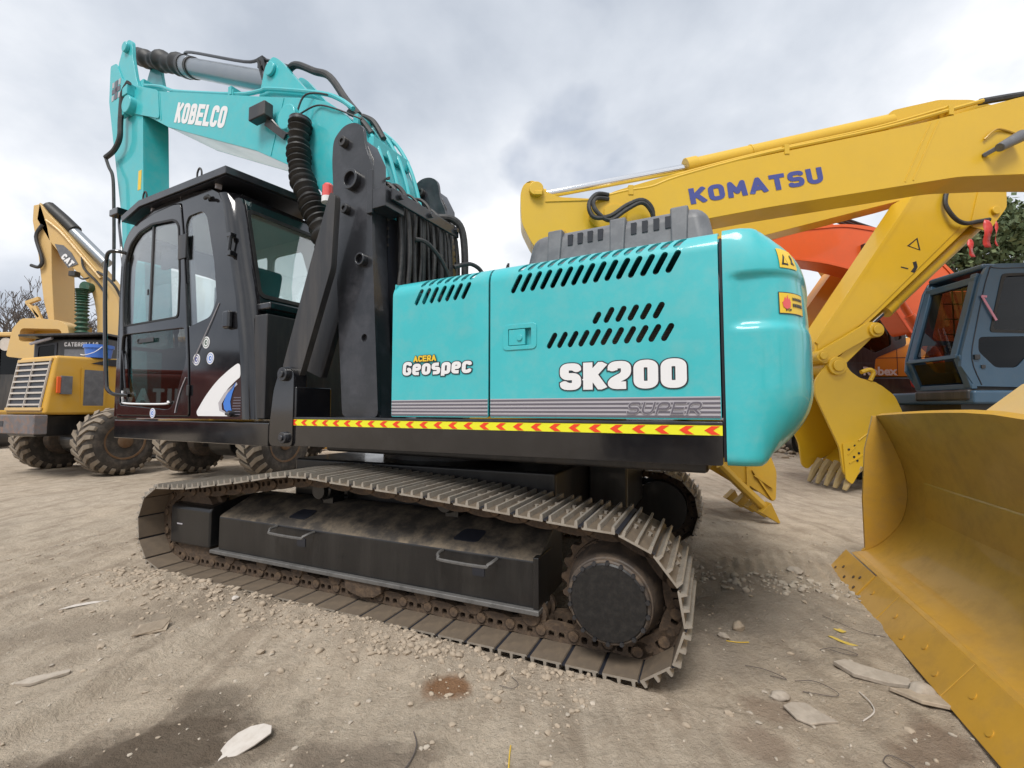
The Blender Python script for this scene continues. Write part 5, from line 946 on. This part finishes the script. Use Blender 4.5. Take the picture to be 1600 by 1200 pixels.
mk('end_plate', (V, [tuple(f) for f in tri[2]] + [tuple(i + n for i in f) for f in tri[2]] + [(i, (i + 1) % n, n + (i + 1) % n, n + i) for i in range(n)]) if len(tri[0]) == n else bl(ep, .07, .10), 'blade', DZ, .004)
ce = [(0, 0), (.012, -.012), (.150, .150), (.132, .170)]
for i, (a, b) in enumerate(((.0, .645), (.652, 1.02), (1.026, 1.84), (1.846, 2.75), (2.756, 3.7))):
    y0 = -.012 if i == 0 else 0.
    eo = mk('end_bit' if i == 0 else 'cutting_edge', [bl([(y + y0, z + (-.004 if i == 0 else 0)) for y, z in ce], a, b)][0], 'blade', DZ, .003)
    hs = [(.10, .05), (.20, .10), (.33, .05), (.44, .10), (.55, .05), (.52, .13)] if i == 0 else [(q, .055 if k % 2 else .11) for k, q in enumerate([.12 + .19 * j for j in range(int((b - a) / .19))])]
    for hx, d in hs:
        u = Vector((0, .132, .170)).normalized(); nn = Vector((0, -.170, .132)).normalized(); p = Vector((a + hx, y0, 0)) + u * d * 1.0 + nn * .0005
        mk('bolt_head', cyl(p - nn * .003, p + nn * (.0035 if i else .0015), .012 if i == 0 else .017, n=12), 'rust' if i == 0 else 'blade', eo)
mk('edge_joint', bl([(.134, .166), (.150, .150), (.172, .170), (.160, .186)], .10, 3.7), 'blade', DZ, .006)
mk('spill_guard', bl([(.36, 1.24), (.40, 1.26), (.62, 1.46), (.72, 1.44), (.70, 1.40), (.60, 1.40), (.42, 1.22)], 1.30, 2.2), 'cat', DZ, .01)
mk('push_beam', jn(bar((.6, .55, .55), (.9, 3.4, .55), .3, .35), bar((3.0, .55, .55), (2.9, 3.4, .55), .3, .35), box(.4, 3.4, .5, .62, .3, .8)), 'blade', DZ, .02)

# ------------------------------------------------------------------ wheel loaders on the left
def wheel(root, x, y, r, w, face, rimm='rim'):
    """axle along local x; face=+1 shows its outside to +x"""
    cx = Vector((x, y, r)); pr = [(-w / 2, r * .52), (-w / 2 - .02, r * .62), (-w / 2 - .02, r * .80), (-w / 2 + .03, r * .92), (-w / 2 + .10, r * .955), (w / 2 - .10, r * .955), (w / 2 - .03, r * .92), (w / 2 + .02, r * .80), (w / 2 + .02, r * .62), (w / 2, r * .52)]
    o = mk('wheel', lathe(cx, (1, 0, 0), pr, 40), 'tyre', root, ang=40)
    lugs = ([], []); n = 22
    for s in (-1, 1):
        for i in range(n):
            a = 2 * math.pi * (i + (.5 if s > 0 else 0)) / n; V = []
            for (u, da, rr) in ((.02, .18, 1), (w / 2 - .04, -.02, 1), (w / 2 + .025, -.05, .90)):
                for d in (-.065, .065):
                    for q in (rr, rr - .07):
                        t = a + da + d; V.append(cx + Vector((s * u, math.cos(t) * r * q, math.sin(t) * r * q)))
            F_ = []
            for k in (0, 4): F_ += [(k, k + 2, k + 6, k + 4), (k + 1, k + 5, k + 7, k + 3), (k, k + 4, k + 5, k + 1), (k + 2, k + 3, k + 7, k + 6)]
            F_ += [(0, 1, 3, 2), (8, 10, 11, 9)]; lugs = jn(lugs, (V, F_))
    t_ = mk('tread', lugs, 'tread', o, ang=30)
    f = face
    mk('rim', lathe(cx + Vector((f * (w / 2 - .06), 0, 0)), (f, 0, 0), [(0, r * .10), (-.04, r * .30), (0, r * .46), (.06, r * .53), (.075, r * .55), (.07, r * .50), (.01, r * .47), (-.02, r * .30), (.03, r * .22), (.04, r * .05)], 32), rimm, o)
    mk('hub', lathe(cx + Vector((f * (w / 2 - .1), 0, 0)), (f, 0, 0), [(0, r * .2), (.12, r * .2), (.13, r * .16)], 20), rimm, o)
    mk('axle_hub', lathe(cx - Vector((f * (w / 2 + .06), 0, 0)), (-f, 0, 0), [(-.05, r * .48), (0, r * .50), (.10, r * .44), (.16, r * .25), (.3, r * .2)], 24), 'hubside', o)
def loader(loc, rz, label, group, detail=True):
    t = thing('wheel_loader', label, 'loader', loc, rz, group)
    for x, f in ((-1.12, -1), (1.16, 1)):
        for y in (0, 3.1): wheel(t, x, y, .68, .52, f)
    sec = lambda zt, y: None
    hd = mk('hood', xf(box(-.72, .72, -1.0, 2.0, 1.22, 2.38), lambda v: Vector((v.x * (1 if v.z < 1.5 else .93), v.y + (.16 if (v.y < 0 and v.z > 1.5) else 0), v.z + (.10 if (v.y > 0 and v.z > 1.5) else 0)))), 'catd', t, .06, seg=3)
    gy = lambda z: -1.0 + .16 * (z - 1.22) / 1.16 - .004
    gb = mk('grille_recess', ([(-.60, gy(1.36) - .002, 1.36), (.60, gy(1.36) - .002, 1.36), (.56, gy(2.28) - .002, 2.28), (-.56, gy(2.28) - .002, 2.28)], [(0, 1, 2, 3)]), 'ink', hd, recalc=False)
    fr = lambda z, x0, x1, h: ([(x0, gy(z) - .03, z), (x1, gy(z) - .03, z), (x1, gy(z + h) - .03, z + h), (x0, gy(z + h) - .03, z + h), (x0, gy(z) - .004, z), (x1, gy(z) - .004, z), (x1, gy(z + h) - .004, z + h), (x0, gy(z + h) - .004, z + h)], [(0, 1, 2, 3), (4, 7, 6, 5), (0, 4, 5, 1), (1, 5, 6, 2), (2, 6, 7, 3), (3, 7, 4, 0)])
    for k in range(8): mk('grille_slat', fr(1.40 + k * .115, -.59, .59, .035), 'litter', hd)
    for x in (-.60, .0, .585): mk('grille_post', fr(1.36, x - .012, x + .012, .92), 'litter', hd)
    mk('grille_frame', fr(1.30, -.66, .66, .06), 'cat', hd, .006); mk('grille_frame', fr(2.27, -.62, .62, .06), 'cat', hd, .006)
    mk('bumper', box(-.95, .95, -1.22, -1.02, .86, 1.22), 'bumper', t, .02); mk('bumper_slot', box(-.35, -.12, -1.226, -1.222, 1.0, 1.1), 'ink', t)
    mk('rear_frame', jn(box(-.5, .5, -1.02, 3.4, .80, 1.22), box(-.95, .95, -.15, .15, .55, .85), box(-.95, .95, 2.95, 3.25, .55, .85), cyl((-.3, 0, .68), (.3, 0, .68), .3, n=20)), 'blackd', t, .03)
    sp = .715
    mk('side_lamp', box(sp, sp + .05, -.78, -.60, 1.62, 1.98), 'greyplas', hd, .01); mk('lamp_lens', box(sp + .01, sp + .055, -.84, -.78, 1.64, 1.96), 'orange', hd, .01)
    mk('side_vent_frame', plate([(0, 0)] * 0 or rnd([(-.44, 1.36), (-.02, 1.36), (-.02, 2.17), (-.44, 2.17)], .02), [rnd([(-.40, 1.40), (-.06, 1.40), (-.06, 2.13), (-.40, 2.13)], .02)], 0, .012), 'catd', hd); o = bpy.data.objects[hd.children[-1].name]; o.data.transform(Matrix(((0, 1, 0, sp - .01), (1, 0, 0, 0), (0, 0, 1, 0), (0, 0, 0, 1))))
    mk('side_vent', box(sp - .02, sp + .002, -.40, -.06, 1.40, 2.13), 'greyplas', hd)
    V = [(sp - .012, -.30, 2.26), (sp - .012, .0, 2.37), (sp - .012, .6, 2.44), (sp - .012, 1.8, 2.45), (sp - .012, 1.8, 2.24), (sp - .012, .1, 2.24)]
    mk('side_decal', (V, [(0, 1, 2, 3, 4, 5)]), 'ink', hd, recalc=False); mk('side_decal_low', ([(sp + .003, .35, 1.26), (sp + .003, .75, 2.0), (sp + .003, 1.9, 2.0), (sp + .003, 1.9, 1.26)], [(0, 1, 2, 3)]), 'ink', hd, recalc=False)
    mk('exhaust', lathe((.15, .7, 2.3), (0, 0, 1), [(0, .09), (.4, .09), (.4, .06), (1.0, .06), (1.0, .10), (1.06, .18), (1.16, .22), (1.30, .20), (1.40, .10), (1.42, .02)], 20), 'greycyl', t)
    mk('cab', box(-.70, .70, 2.05, 3.4, 1.3, 3.1), 'blackm', t, .1); mk('cab_glass', jn(box(-.71, .71, 2.2, 3.2, 2.1, 2.95), box(-.6, .6, 2.04, 3.41, 2.1, 2.95)), 'glassb', t); mk('cab_top', box(-.78, .78, 1.98, 3.5, 3.1, 3.22), 'catd', t, .05)
    mk('loader_arm', jn(*[bar((s * .55, 3.2, 1.5), (s * .55, 5.0, .7), .15, .35) for s in (-1, 1)] + [box(-1.2, 1.2, 4.9, 5.9, .05, 1.0)]), 'catd', t, .05)
    return t
loader((-9.2, 9.85, 0), -21.6, 'dusty yellow wheel loader with slatted rear grille at the left edge', 'parked wheel loaders')
loader((-5.72, 9.35, 0), -20, 'yellow wheel loader whose tyres show below the black cab', 'parked wheel loaders')
pl_ = mk('plastic_pail', lathe((-8.72, 9.55, 2.40), (0, 0, 1), [(0, .20), (.20, .23), (.20, .25), (.27, .25), (.27, .22)], 28), 'pail', None); tag(pl_, 'blue plastic pail standing on the loader hood', 'pail')
mk('pail_handle', tube([(-8.50, 9.38, 2.62), (-8.58, 9.30, 2.50), (-8.76, 9.28, 2.44), (-8.92, 9.36, 2.46)], .008, 6), 'white', pl_)

# ------------------------------------------------------------------ pale yellow excavator and grey cab far left
HX = thing('excavator', 'pale yellow excavator with folded boom and black cab behind the loader', 'excavator', (0, 14, 0), 0)
hb_ = [(-14.90, 7.85), (-14.671, 7.557), (-14.15, 7.04), (-13.30, 6.06), (-12.76, 5.45), (-12.30, 4.8), (-12.1, 3.9), (-11.95, 1.6), (-12.75, 1.6), (-12.90, 4.2), (-13.012, 4.702), (-13.178, 5.207), (-13.599, 5.613), (-14.022, 6.020), (-14.537, 6.633), (-14.95, 7.3)]
hb = mk('boom', plate(hb_, [], 0, .55), 'cat', HX, .02)
ha = mk('arm', plate([(-15.08, 7.75), (-14.86, 7.80), (-14.60, 7.1), (-14.45, 6.5), (-14.36, 5.4), (-14.22, 4.1), (-14.36, 3.95), (-14.586, 4.702), (-14.829, 6.122), (-15.08, 7.248)], [], .0, .75), 'cat', HX, .02)
mk('arm_cylinder', jn(cyl((-14.0, .25, 7.0), (-12.9, .25, 5.95), .16, n=20)), 'greycyl', HX); mk('rod_boot', tube([(-14.85, .25, 7.80), (-14.4, .25, 7.42), (-13.97, .25, 7.02)], .19, 12, 3), 'rubber', HX)
mk('boom_pipe', tube([(-14.6, -.05, 7.25), (-14.1, -.05, 6.85), (-13.2, -.05, 5.85), (-12.8, -.05, 5.4)], .04, 6), 'cat', hb); mk('boom_hose', tube([(-13.4, -.06, 6.05), (-13.3, -.08, 5.7), (-12.9, -.08, 5.3), (-12.6, -.06, 4.9)], .035, 6), 'hose', hb); mk('arm_hose', tube([(-14.7, -.05, 7.1), (-14.85, -.08, 6.7), (-14.62, -.08, 6.0), (-14.7, -.08, 5.75), (-14.95, -.08, 5.8)], .05, 8), 'hose', ha)
mk('boom_hose', tube([(-12.9, -.05, 5.6), (-12.5, -.2, 5.4), (-12.2, -.2, 5.1), (-12.1, -.1, 4.8)], .04, 6), 'hose', hb)
lg = mk('logo_panel', plate([(-14.32, 6.50), (-14.05, 6.46), (-13.78, 6.22), (-13.56, 5.86), (-13.86, 5.74), (-14.1, 6.05)], [], -.02, -.003), 'greyplas', hb); btext('lettering', 'CAT', 'white', lg, -14.10, -13.66, 6.06, 6.26, -.03, w=.3, ang=-.75)
mk('boom_lamp', jn(box(-13.62, -13.42, -.25, -.05, 5.42, 5.58), tube([(-13.45, -.1, 5.44), (-13.3, -.1, 5.36), (-13.15, -.05, 5.42)], .03, 6)), 'blackm', hb, .02)
mk('boom_boss', cyl((-13.15, -.2, 5.1), (-13.15, 0, 5.1), .16, n=16), 'green', hb)
mk('ribbed_hose', tube([(-13.16, -.25, 5.0), (-13.13, -.25, 4.4), (-13.08, -.25, 3.4)], lambda t: .15 + .03 * math.sin(t * 2 * math.pi * 17), 14, 50), 'green', HX)
mk('bucket', jn(plate(rnd([(-15.1, 2.9), (-14.95, 3.75), (-14.7, 4.05), (-14.2, 4.05), (-13.6, 4.0), (-13.3, 3.85), (-13.2, 3.3), (-13.4, 2.7)], .1), [rnd([(-14.75, 3.35), (-14.7, 3.75), (-13.5, 3.72), (-13.42, 3.35)], .12)], -.5, -.1)), 'cat', HX, .03); mk('bucket_inside', box(-14.9, -13.3, -.1, .3, 2.9, 3.9), 'yeldk', HX); mk('bucket_link', jn(bar((-14.6, -.1, 4.75), (-15.0, -.1, 4.6), .1, .12), bar((-14.75, -.1, 4.5), (-14.5, -.1, 4.0), .1, .14), bar((-14.95, -.1, 4.6), (-14.55, -.1, 4.15), .1, .1)), 'cat', HX, .02)
hc = mk('cab', xf(box(-13.25, -11.2, -1.5, .2, 1.3, 3.30), lambda v: v), 'blackm', HX, .08)
mk('cab_window', jn(box(-13.10, -12.62, -1.506, -1.50, 2.5, 3.12)), 'glassb', hc); mk('window_trim', plate(rnd([(-13.16, 2.4), (-12.56, 2.4), (-12.56, 3.18), (-13.1, 3.1)], .05), [rnd([(-13.10, 2.4), (-12.62, 2.4), (-12.62, 3.12), (-13.06, 3.05)], .05)], -1.52, -1.505), 'ink', hc); mk('cab_panel', box(-12.35, -11.45, -1.515, -1.505, 2.4, 2.98), 'greyplas', hc, .01)
btext('lettering', 'CATERPILLAR', 'white', hc, -12.36, -11.42, 3.06, 3.18, -1.515, w=.26)
mk('sun_roof', xf(box(-13.4, -11.15, -1.75, .3, 3.36, 3.42), lambda v: Vector((v.x, v.y, v.z - (.06 if v.x < -13 else 0)))), 'blackm', HX, .01); mk('cab_rail', tube([(-13.2, -1.6, 3.12), (-12.9, -1.62, 3.2), (-12.6, -1.62, 3.28)], .04, 8), 'lgrey', HX)
mk('house', box(-13.0, -8.6, -.9, 1.6, 1.1, 2.3), 'cat', HX, .08); crawler(HX, -13.6, -9.4, (-1.6, 1.2)); mk('slew_base', box(-12.6, -10, -.8, 1.0, .9, 1.12), 'blackd', HX)
IX = thing('tracked_machine', 'dark windowed machine cab with yellow roof at the far left edge', 'machine', (0, 16.5, 0), 0)
mk('cab', box(-20.2, -17.75, 0, 1.8, 1.2, 4.0), 'blackm', IX, .1); mk('cab_roof', box(-20.4, -17.7, -.1, 1.9, 3.98, 4.14), 'cat', IX, .05); mk('cab_window', jn(box(-20.0, -18.0, -.008, -.002, 2.6, 3.85)), 'glassb', IX); mk('cab_pillar', box(-18.72, -18.66, -.05, -.01, 2.4, 3.9), 'blackm', IX)
mk('beacon', lathe((-17.8, .2, 4.10), (0, 0, 1), [(0, .16), (.12, .16), (.2, .08), (.22, .02)], 16), 'orange', IX); mk('mirror', tube([(-17.75, -.1, 3.0), (-17.5, -.2, 2.95), (-17.3, -.2, 2.9)], .03, 6), 'blackm', IX); mk('round_sign', cyl((-18.45, -.03, 3.70), (-18.45, -.01, 3.70), .24, n=20), 'litter', IX)
mk('machine_body', box(-20.6, -17.5, -1.2, 3.0, .6, 1.3), 'catd', IX, .1); crawler(IX, -20.8, -17.2, (-1.3,))

# ------------------------------------------------------------------ trees
def bare_tree(loc, h, seed, label):
    rt = random.Random(seed); G = [([], []), ([], [])]
    def grow(p, d, l, r, lev):
        q = p + d * l; m = p.lerp(q, .5) + Vector((rt.uniform(-1, 1), rt.uniform(-1, 1), 0)) * l * .06
        G[0 if lev < 2 else 1] = jn(G[0 if lev < 2 else 1], tube([p, m, q], lambda t: max(.014, r * (1 - .45 * t)), 5 if lev < 2 else 3, 0, False))
        if lev >= 6: return
        for k in range(rt.choice((2, 3, 3)) if lev else 4):
            nd = (d + Vector((rt.uniform(-1, 1), rt.uniform(-1, 1), rt.uniform(-.2, .6))) * (.62 if lev else .5)).normalized()
            grow(p.lerp(q, rt.uniform(.55, 1.)), nd, l * rt.uniform(.58, .8), r * .55, lev + 1)
    grow(Vector((0, 0, 0)), Vector((0, 0, 1)), h * .32, h * .022, 0)
    t = thing('bare_tree', label, 'tree', loc, 0, 'bare trees behind the machines'); mk('trunk', G[0], 'bark', t, recalc=False, ang=80); mk('crown', G[1], 'bark', t, recalc=False, ang=80)
for i, (x, y, h) in enumerate(((-33, 30, 10.5), (-29.5, 32, 10), (-36, 33, 11), (-26.5, 34, 8.5), (-31, 36, 9.5))):
    bare_tree((x, y, 0), h, 11 + i, ['bare grey winter tree, leftmost at the edge of the picture', 'bare grey winter tree left of the pale yellow arm', 'tall bare tree behind the leftmost one', 'small bare tree seen between the pale yellow arm and boom', 'bare tree in the back row at the left'][i])
def leafy_tree(loc, h, rad, seed, label, n=5200):
    rt = random.Random(seed); t = thing('leafy_tree', label, 'tree', loc, 0, 'leafy trees on the right')
    G = tube([(0, 0, 0), (.1, 0, h * .3), (-.1, .1, h * .6)], lambda q: .28 * (1 - .6 * q), 8)
    lobes = []
    for i in range(16):
        a = rt.uniform(0, 6.28); rr = rad * rt.uniform(.2, .75); c = Vector((math.cos(a) * rr, math.sin(a) * rr, h * rt.uniform(.35, .88))); lobes.append((c, rad * rt.uniform(.26, .42))); G = jn(G, tube([(0, 0, h * .35), c * .5 + Vector((0, 0, h * .15)), c], lambda q: .09 * (1 - .8 * q), 5, 3))
    mk('trunk', G, 'bark', t, recalc=False)
    V = [[], []]; Fc = [[], []]
    for i in range(n):
        c, r = rt.choice(lobes); d = Vector((rt.gauss(0, 1), rt.gauss(0, 1), rt.gauss(0, .8))).normalized() * r * rt.uniform(.55, 1.12); p = c + d
        s = rt.uniform(.08, .17); u = Vector((rt.gauss(0, 1), rt.gauss(0, 1), rt.gauss(0, 1))).normalized(); w = u.cross(Vector((rt.gauss(0, 1), rt.gauss(0, 1), rt.gauss(0, 1)))).normalized(); k = 1 if rt.random() < .3 else 0; o = len(V[k])
        V[k] += [p - u * s, p + w * s * .5, p + u * s, p - w * s * .5]; Fc[k].append((o, o + 1, o + 2, o + 3))
    mk('crown', (V[0], Fc[0]), 'leaf', t, recalc=False); mk('crown', (V[1], Fc[1]), 'leafl', t, recalc=False)
leafy_tree((18.3, 18.5, 0), 10.2, 4.2, 5, 'dark olive leafy tree above the slate blue cab', 26000)
leafy_tree((22.5, 20.5, 0), 8.8, 3.4, 8, 'leafy tree cut off by the right edge of the picture', 12000)

# ------------------------------------------------------------------ machines behind and beside the photographer (red one mirrored; loaders added to darken reflections)
HR = thing('excavator', 'rust red excavator outside the picture, mirrored in the lower cab door', 'excavator', (-9.9, 5.0, 0), 106)
cwr = mk('counterweight', xf(box(-1.35, 1.35, -.3, .5, 1.0, 2.05), lambda v: Vector((v.x * (1 if v.y > 0 else .86), v.y, v.z))), mat('rust_red_paint', (.32, .05, .025), .4, coat=.2), HR, .12, seg=4)
btext('lettering', 'HITACHI', 'white', cwr, -.75, .75, 1.45, 1.75, -.305, w=.24, gap=.18)
mk('house', box(-1.3, 1.3, .52, 3.2, 1.0, 2.2), M['rust_red_paint'] if 'rust_red_paint' in M else bpy.data.materials['rust_red_paint'], HR, .08); mk('cab', box(-1.3, -.3, 2.6, 4.3, 1.1, 2.9), 'blackm', HR, .1); mk('slew_base', box(-.9, .9, .3, 2.6, .8, 1.0), 'blackd', HR)
for x in (-1.5, .9): mk('crawler', box(x, x + .6, -.2, 3.6, .02, .9), 'blackd', HR, .25)
loader((-5.5, -6.0, 0), 150, 'yellow wheel loader added unseen behind the photographer to darken reflections, left one', 'parked wheel loaders')
loader((1.0, -8.5, 0), 190, 'yellow wheel loader added unseen behind the photographer to darken reflections, middle one', 'parked wheel loaders')
loader((8.0, -7.0, 0), 215, 'yellow wheel loader added unseen behind the photographer to darken reflections, right one', 'parked wheel loaders')

# ------------------------------------------------------------------ stones, clods and litter on the ground
def stone_geo(r, rs, sq=.6, n=1):
    bm = bmesh.new(); bmesh.ops.create_icosphere(bm, subdivisions=n, radius=1.); o = Vector((rs.uniform(0, 50),) * 3); V = []
    ax = (rs.uniform(.7, 1.3), rs.uniform(.6, 1.), sq * rs.uniform(.7, 1.2))
    for v in bm.verts: k = 1 + .35 * noise.noise(v.co * 1.3 + o); V.append(Vector((v.co.x * ax[0], v.co.y * ax[1], v.co.z * ax[2])) * r * k)
    Fc = [tuple(v.index for v in f.verts) for f in bm.faces]; bm.free(); a = rs.uniform(0, 6.28); return tr((V, Fc), Matrix.Rotation(a, 4, 'Z'))
def scatter(name, label, m, n, seed, fn, rmin, rmax, sub=1, sq=.6):
    rs = random.Random(seed); base = [stone_geo(1., rs, sq, sub) for _ in range(10)]; V = []; Fc = []; k = 0
    while k < n:
        x, y = fn(rs); tx, ty = to_track(x, y)
        if -4.2 < tx < .3 and (0 < ty < .62): continue
        r = rmin * (rmax / rmin) ** (rs.random() ** 2.2); b = rs.choice(base); o = len(V); p = Vector((x, y, gh(x, y) + r * .15)); c, s_ = math.cos(k), math.sin(k)
        V += [(p.x + (v.x * c - v.y * s_) * r, p.y + (v.x * s_ + v.y * c) * r, p.z + v.z * r) for v in b[0]]; Fc += [tuple(i + o for i in f) for f in b[1]]; k += 1
    o = mk(name, (V, Fc), m, None, recalc=False, ang=50); o['kind'] = 'stuff'; o['label'] = label; o['category'] = 'stones'
def near(rs): return rs.uniform(-4.5, 3.2), 1.2 + 5.5 * rs.random() ** 1.5
def rim(rs):
    tx = rs.uniform(-4.2, -.2); ty = -abs(rs.gauss(0, .22)) - .01; return TO.x + tx * _ct - ty * _st, TO.y + tx * _st + ty * _ct
def prnt(rs):
    tx = rs.gauss(.8, .5); ty = 1.75 + rs.gauss(0, .12); return TO.x + tx * _ct - ty * _st, TO.y + tx * _st + ty * _ct
M['clod'] = mat('soil_clod', (.43, .35, .265), .95, dirt=.5, dcol=(.31, .245, .18), dscale=20, var=.25, bump=.2, bscale=60)
M['gravel'] = mat('pale_gravel', (.50, .435, .355), .9, dirt=.5, dcol=(.25, .21, .17), dscale=6, var=.3, bump=.2)
scatter('gravel', 'pale small gravel strewn over the yard', 'gravel', 2600, 1, near, .003, .016)
scatter('soil_clods', 'crumbled soil clods lying over the yard', 'clod', 1500, 2, near, .005, .024)
scatter('soil_crumbs', 'loose soil crumbs heaped beside the near track', 'clod', 1500, 4, rim, .005, .028)
scatter('trodden_gravel', 'stones along the old track print', 'gravel', 260, 5, prnt, .008, .04)
def far_rubble(rs): a = rs.gauss(0, 1.2); b = rs.gauss(0, .5); return 9.2 + a, 13.6 + b
def rubble():
    rs = random.Random(9); G = ([], [])
    for i in range(240):
        a = rs.gauss(0, 1.3); b = rs.gauss(0, .6); r = rs.uniform(.05, .2); z = max(0, .55 - .28 * abs(a) - .5 * abs(b)); g = stone_geo(r, rs); G = jn(G, tr(g, Matrix.Translation((9.0 + a, 13.6 + b, z))))
    o = mk('rubble_heap', G, 'clod', None, recalc=False); o['kind'] = 'stuff'; o['label'] = 'dark heap of rubble behind the bucket'; o['category'] = 'rubble'
rubble()
def rock(x, y, r, seed, label, m='stone', sq=.7, grp=None):
    rs = random.Random(seed); o = mk('rock', stone_geo(r, rs, sq, 3), m, None, recalc=False, ang=40); o.location = (x, y, gh(x, y) + r * sq * .45); tag(o, label, 'rock', 'loose rocks on the ground')
rock(1.25, 2.20, .036, 1, 'grey rock right of the sprocket in front of the flat slab'); rock(1.25, 2.77, .032, 2, 'small pale rock left of the yellow strip'); rock(1.385, 2.86, .042, 3, 'rough grey rock behind the yellow strip', 'clod')
rock(2.09, 3.36, .035, 4, 'small stone near the corner of the blade'); rock(2.28, 3.75, .06, 5, 'flat pale stone beside the old track print', 'stone', .3); rock(1.93, 2.22, .05, 6, 'pale stone among the slabs by the blade'); rock(-1.88, 3.17, .028, 7, 'white stone at the edge of the near track', 'litter')
def slab(x, y, pts, th, label, m='stone', tilt=(0, 0, 0), name='stone_shard', cat='shard', grp='flat slabs and shards'):
    o = mk(name, toXY(plate([(a, b) for a, b in pts], [], 0, th)), m, None, min(.004, th * .4)); o.location = (x, y, gh(x, y) + .004); o.rotation_euler = tilt; tag(o, label, cat, grp)
slab(-1.05, 1.86, [(-.085, -.03), (-.08, .02), (-.06, .06), (-.02, .088), (.03, .095), (.07, .08), (.085, .045), (.045, -.005), (-.02, -.06), (-.065, -.09)], .008, 'pale broken plate shard on the dark soil', 'litter', (R(10), R(-6), 0))
slab(1.30, 2.07, [(-.085, .05), (-.075, -.03), (-.03, -.065), (.03, -.05), (.10, -.045), (.06, .01), (.03, .07), (-.03, .075)], .012, 'flat cracked slab right of the round grey rock', 'stone', (R(3), R(2), 0))
slab(1.80, 2.38, [(-.12, .08), (-.09, -.02), (.02, -.10), (.11, -.13), (.14, -.08), (.02, .02), (-.05, .09)], .022, 'long pale slab lying below the blade edge', 'stone', (R(5), R(-4), 0))
slab(1.92, 2.17, [(-.13, .07), (-.07, -.04), (.05, -.09), (.16, -.11), (.13, -.01), (.0, .06)], .018, 'darker broken slab nearest the blade', 'clod', (R(-4), R(3), 0))
slab(-2.31, 2.32, rnd([(-.10, -.03), (-.02, -.045), (.10, .02), (.09, .045), (-.06, .01)], .01), .012, 'thin pale shard at the lower left', 'stone', (R(6), 0, R(12)))
slab(-2.81, 3.06, rnd([(-.12, -.05), (-.02, .0), (.12, .06), (.02, .05), (-.07, .01)], .01), .003, 'torn pale green paper on the left', M['litter'], (R(8), 0, 0), 'paper_scrap', 'paper', None)
cb_ = mk('ribbed_scrap', jn(*[xf(box(-.07, .07, i * .011, i * .011 + .006, 0, .008), lambda v: Vector((v.x + .25 * v.y, v.y + .012 * math.sin(v.x * 20), v.z))) for i in range(9)] + [box(-.06, .09, .0, .095, -.006, .001)]), 'clod', None, loc=(-2.12, 2.72, gh(-2.12, 2.72) + .01)); cb_.rotation_euler = (R(12), 0, R(25)); tag(cb_, 'dark ribbed scrap half buried at the left', 'scrap')
def wire(pts, r, m, label, name='wire', cat='wire', grp='bent wires on the ground'):
    o = mk(name, tube([(a, b, gh(a, b) + .006 + c) for a, b, c in pts], r, 6), m, None); tag(o, label, cat, grp)
wire([(1.22, 2.46, 0), (1.30, 2.40, .01), (1.36, 2.33, .005), (1.30, 2.37, 0)], .0018, 'bark', 'short bent wire behind the round grey rock')
wire([(1.40, 2.33, 0), (1.48, 2.30, .012), (1.53, 2.22, .01), (1.50, 2.20, 0), (1.38, 2.24, 0)], .0018, 'bark', 'looped wire beside the flat slab')
wire([(1.72, 2.62, 0), (1.80, 2.60, .01), (1.87, 2.54, .008), (1.82, 2.55, 0), (1.76, 2.60, .01)], .0018, 'bark', 'twisted wire below the yellow paint mark')
wire([(1.98, 2.98, 0), (2.0, 2.85, .004), (2.06, 2.77, .004), (2.17, 2.72, 0)], .0016, 'bark', 'long thin wire in front of the end bit')
wire([(1.65, 2.24, 0), (1.64, 2.16, .004), (1.60, 2.09, .004), (1.52, 2.05, 0)], .003, 'litter', 'white curved strip near the slabs', 'plastic_strip', 'strip', None)
wire([(1.42, 1.82, 0), (1.46, 1.84, .006), (1.50, 1.80, .006), (1.50, 1.76, .006), (1.45, 1.75, .004), (1.42, 1.79, 0), (1.42, 1.82, 0)], .0018, 'bark', 'black ring of wire at the lower right', 'wire_ring', 'ring', None)
wire([(.0, 2.30, 0), (.03, 2.24, .004), (.0, 2.21, .004), (-.06, 2.24, 0)], .0014, 'bark', 'thin hooked wire in front of the track shoes')
wire([(-.40, 1.93, 0), (-.37, 1.84, .006), (-.38, 1.76, .004), (-.41, 1.70, 0)], .0028, 'bark', 'grey bent cable piece at the bottom edge')
wire([(1.25, 2.735, 0), (1.31, 2.725, 0), (1.375, 2.72, 0)], .0022, 'stky', 'short yellow strip beside two rocks', 'yellow_strip', 'strip', None)
wire([(-.005, 1.86, 0), (-.01, 1.80, 0), (-.012, 1.74, 0)], .0022, 'stky', 'thin yellow stick at the bottom edge', 'yellow_stick', 'stick', None)
slab(1.905, 2.70, rnd([(-.05, .06), (-.02, .05), (.0, .0), (.05, -.06), (.0, -.05), (-.03, .0)], .012), .002, 'yellow paint splash on the soil before the blade', 'splash', (0, 0, 0), 'paint_splash', 'paint', None)
slab(1.97, 2.80, rnd([(-.04, .02), (.0, .03), (.02, -.02), (-.02, -.03)], .012), .002, 'small yellow paint spot behind the larger splash', 'splash', (0, 0, 0), 'paint_splash', 'paint', None)
